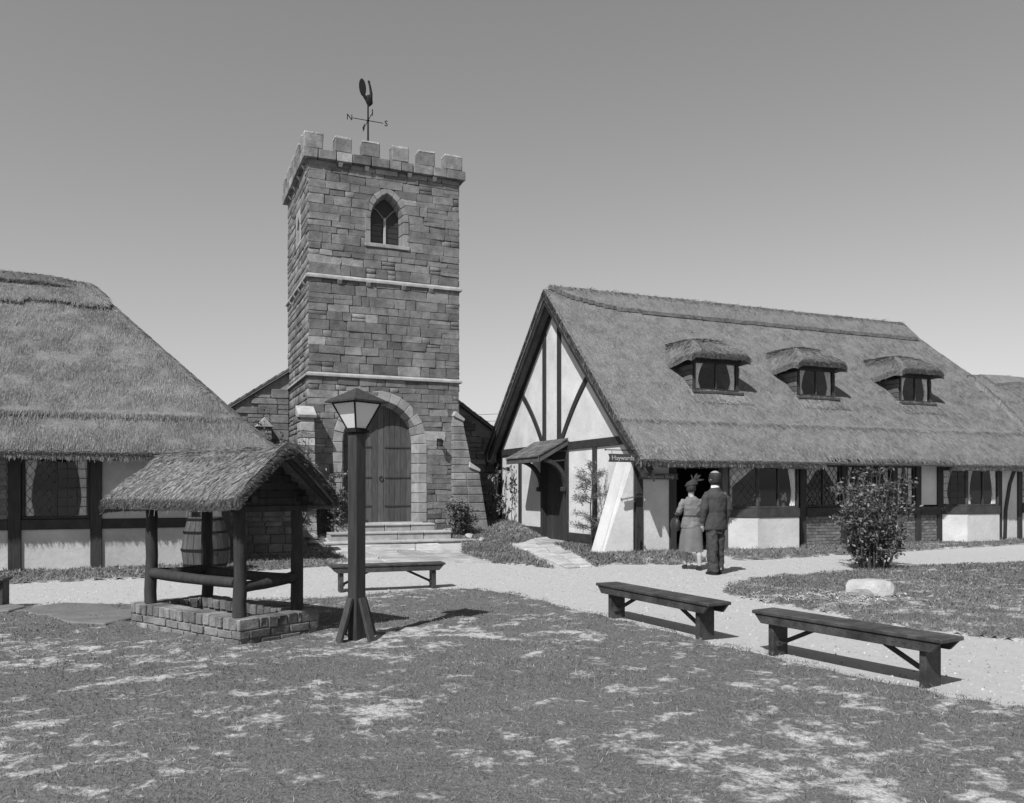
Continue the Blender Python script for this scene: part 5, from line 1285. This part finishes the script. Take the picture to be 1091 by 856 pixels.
# man in a dark suit
mx_, my_ = gnd(762, 612); man = thing('person', 'bald man in a dark suit seen from behind, standing on the gravel', 'person', (mx_, my_, tz(mx_, my_)), R(24))
b = MB(); T = head(b, .0, .015, 1.475, 1.08, R(2))
b.tube([(0, 0, 1.36), (0, .01, 1.50)], [.075, .058], 12)
b.ell([(0, 0, .86, .14, .10), (0, 0, 1.10, .15, .10), (0, 0, 1.35, .16, .09), (0, 0, 1.43, .08, .06)], 14)
for sg in (1, -1):
    b.tube([(sg * .085, 0, .90), (sg * .095, .01, .50), (sg * .10, -.01, .07)], [.08, .06, .045], 10)
    b.tube([(sg * .16, 0, 1.39), (sg * .245, -.02, 1.14), (sg * .235, .035, .865)], [.055, .045, .032], 10)
    hand(b, (sg * .235, .04, .865), (-.05 * sg, .12, -1), -sg)
body = fuse(b.build('body', M_SKIN, man, smooth=60), .009, 3)
face(man, T, 1.475, 1.08, M_HAIR)
b = MB()
b.ell([(0, .0, .765, .215, .150), (0, .0, .80, .222, .155), (0, -.005, .92, .205, .150), (0, -.005, 1.06, .182, .138), (0, -.01, 1.20, .206, .140), (0, -.012, 1.32, .210, .132), (0, -.008, 1.385, .190, .112), (0, 0, 1.435, .135, .088), (0, .0, 1.49, .078, .072)], 24)
for sg in (1, -1): b.tube([(sg * .165, 0, 1.40), (sg * .225, -.01, 1.30), (sg * .258, -.035, 1.12), (sg * .240, .03, .885)], [.052, .066, .063, .051], 14)
folds(fuse(b.build('jacket', M_SUIT, man, smooth=60), .011, 4), .036, .11)
b = MB(); b.ell([(0, 0, .70, .165, .115), (0, 0, .85, .18, .125), (0, 0, .95, .165, .115)], 20)
for sg, oy in ((1, .05), (-1, -.07)): b.loft([[(sg * cx + rx * math.cos(t), oy * (1 - z) + ry * math.sin(t), z) for t in [2 * math.pi * i / 16 for i in range(16)]] for cx, z, rx, ry in ((.085, .80, .095, .115), (.093, .60, .092, .108), (.098, .42, .085, .10), (.10, .20, .082, .098), (.102, .055, .083, .105))])
folds(fuse(b.build('trousers', M_TROUSER, man, smooth=60), .010, 3), .042, .09)
b = MB().ell([(0, .0, 1.478, .076, .070), (0, .002, 1.525, .070, .068)], 20, cap=False); b.build('collar', M_SHIRT, man, smooth=60)
for sg, oy in ((1, .045), (-1, -.06)):
    MB().ell([(sg * .105, .045 + oy, .0, .045, .135), (sg * .105, .045 + oy, .03, .046, .135), (sg * .105, .02 + oy, .065, .042, .10), (sg * .105, -.02 + oy, .10, .038, .055)], 14).build('shoe', M_SHOE, man, smooth=50)
n = 20; b = MB(); rows = [(.068, .066, .082, -.25), (.10, .072, .098, -.35), (.15, .0815, .109, -.45), (.195, .084, .111, -.5), (.225, .080, .106, -.5), (.244, .069, .094, -.4)]
b.loft([[(*T((rx * 1.08) * math.cos(t), (-.004 + ry * math.sin(t)) * 1.05 - .004), 1.475 + dz * 1.08) for t in np.linspace(math.pi + lim, 2 * math.pi - lim, n)] for dz, rx, ry, lim in rows], cap=False, close=False)
h_ = b.build('hair', M_HAIR, man, smooth=60); k_ = h_.modifiers.new('thick', 'SOLIDIFY'); k_.thickness = .006; k_.offset = 1
# woman in a light tweed suit
wx_, wy_ = gnd(737, 607); wom = thing('person', 'woman in a grey suit and feathered hat beside the man', 'person', (wx_, wy_, tz(wx_, wy_)), R(6))
b = MB(); T = head(b, .0, .035, 1.335, .97, R(-18)); b.tube([(0, -.005, 1.22), (0, .03, 1.36)], [.065, .047], 12)
b.ell([(0, 0, .80, .14, .10), (0, 0, 1.0, .115, .085), (0, -.005, 1.20, .13, .08), (0, 0, 1.29, .07, .05)], 14)
for sg, fy in ((1, -.17), (-1, .15)):
    b.tube([(sg * .075, 0, .80), (sg * .085, fy * .45, .45), (sg * .08, fy * .9 - .02, .26), (sg * .08, fy - .03, .07)], [.085, .058, .050, .033], 10)
b.tube([(-.14, 0, 1.25), (-.235, -.02, 1.06), (-.215, .17, 1.02)], [.05, .042, .03], 10); hand(b, (-.215, .17, 1.02), (.3, .9, .15), 1, .6, .9)
b.tube([(.14, 0, 1.25), (.225, .0, 1.05), (.16, .20, .98)], [.05, .042, .03], 10); hand(b, (.16, .20, .98), (-.4, .8, .1), -1, .6, .9)
fuse(b.build('body', M_STOCK, wom, smooth=60), .009, 3); face(wom, T, 1.335, .97, M_HAIR)
b = MB(); b.ell([(0, 0, .755, .205, .165), (0, -.005, .82, .195, .155), (0, -.005, .93, .165, .128), (0, -.005, 1.0, .152, .118), (0, -.01, 1.12, .172, .122), (0, -.015, 1.20, .180, .116), (0, -.01, 1.27, .155, .095), (0, .005, 1.32, .085, .065)], 22)
b.tube([(-.135, -.005, 1.265), (-.195, -.02, 1.17), (-.245, -.025, 1.05), (-.23, .05, 1.025), (-.215, .14, 1.02)], [.062, .064, .056, .052, .042], 12); b.tube([(.135, -.005, 1.265), (.195, -.01, 1.17), (.235, .0, 1.05), (.21, .08, 1.0), (.17, .17, .98)], [.062, .064, .056, .052, .042], 12)
folds(fuse(b.build('jacket', M_WCOAT, wom, smooth=60), .010, 4), .036, .10)
b = MB(); nn = 36; rows = [(.0, .87, .160, .135, .0), (.0, .75, .190, .165, .0), (.0, .60, .205, .185, .010), (-.0, .45, .212, .20, .016), (.0, .335, .218, .21, .020)]
b.loft([[((rx + w * math.sin(5 * t)) * math.cos(t), oy + (ry + w * math.sin(5 * t)) * math.sin(t), z) for t in [2 * math.pi * i / nn for i in range(nn)]] for oy, z, rx, ry, w in rows], cap=False)
b.build('skirt', M_WCOAT, wom, smooth=70, color=.9)
for sg, fy in ((1, -.17), (-1, .15)):
    MB().ell([(sg * .08, fy + .03, .0, .036, .115), (sg * .08, fy + .03, .02, .037, .115), (sg * .08, fy + .03, .05, .034, .10), (sg * .08, fy - .03, .085, .033, .045)], 12).build('shoe', M_SHOE, wom, smooth=50)
b = MB(); b.loft([[(*T(rx * math.cos(t), -.012 + ry * math.sin(t)), 1.335 + dz) for t in [2 * math.pi * i / 18 for i in range(18)]] for dz, rx, ry in ((.075, .055, .060), (.10, .078, .088), (.15, .086, .100), (.20, .086, .104), (.235, .072, .09), (.262, .03, .04))]); hr = b.build('hair', M_HAIR, wom, smooth=60, color=1.6)
b = MB(); b.loft([[(*T(rx * math.cos(t) + .005, .01 + ry * math.sin(t)), 1.335 + dz + .02 * math.cos(t)) for t in [2 * math.pi * i / 18 for i in range(18)]] for dz, rx, ry in ((.190, .105, .120), (.202, .120, .135), (.225, .108, .122), (.275, .08, .095), (.300, .03, .04))]); hat = b.build('hat', M_FELT, wom, smooth=60)
for k, (ax_, ln, hh) in enumerate(((.02, .08, .22), (.06, .15, .19), (.09, .22, .10), (-.02, -.03, .20), (0, .12, .12))):
    x0, y0 = T(.04, .03); b = MB(); n = 8; L = []; Rr = []
    for f in np.linspace(0, 1, n): cx = x0 + ln * f; cz = 1.335 + .26 + hh * f - .06 * f * f; w = .030 * math.sin(math.pi * min(f * .92 + .06, 1)); L.append((cx - w * .6, y0 + .01 * k, cz + w * .6)); Rr.append((cx + w * .6, y0 + .01 * k + .004, cz - w * .6))
    for i in range(n - 1): b.add([L[i], L[i + 1], Rr[i + 1], Rr[i]], [(0, 1, 2, 3)])
    b.build('feather', M_FELT, hat, color=1.5)
MB().ell([(0, -.005, .965, .166, .132), (0, -.005, .995, .162, .128)], 24, cap=False).build('belt', M_WCOAT, wom, smooth=60, color=.35)
# her bag
c, s_ = math.cos(R(6)), math.sin(R(6)); hx, hy = -.275, .10
bag = thing('handbag', 'large dark handbag hanging from the woman\'s left arm', 'handbag', (wx_ + hx * c - hy * s_, wy_ + hx * s_ + hy * c, tz(wx_, wy_) + .70), R(6))
MB().loft([[(rx * math.cos(t), ry * math.sin(t), z) for t in [2 * math.pi * i / 20 for i in range(20)]] for z, rx, ry in ((.0, .045, .10), (.03, .075, .15), (.12, .082, .165), (.20, .065, .145), (.24, .022, .11))]).build('bag_body', M_LEATHER, bag, smooth=50)
MB().tube([(.03, .09 * math.cos(t), .23 + .115 * math.sin(t)) for t in np.linspace(0, math.pi, 10)], .009, 6).build('handle', M_LEATHER, bag)
MB().box(-.03, .03, -.03, .03, .235, .25).build('clasp', M_IRON, bag, bevel=.005)

# ------------------------------------------------------------------ overhead wires far behind
for k, (dz, lb) in enumerate(((0, 'upper thin overhead wire between tower and gable'), (-.55, 'lower thin overhead wire between tower and gable'))):
    b = MB(); pts = []
    for f in np.linspace(0, 1, 24): pts.append((-40 + 80 * f, 62 + 6 * f, 6.6 + 6.0 * f * .55 + dz - 3.2 * math.sin(math.pi * f) * .25))
    o = b.tube(pts, .016, 5).build('overhead_wire', M_IRON); tag(o, lb, 'wire', 'overhead wires')
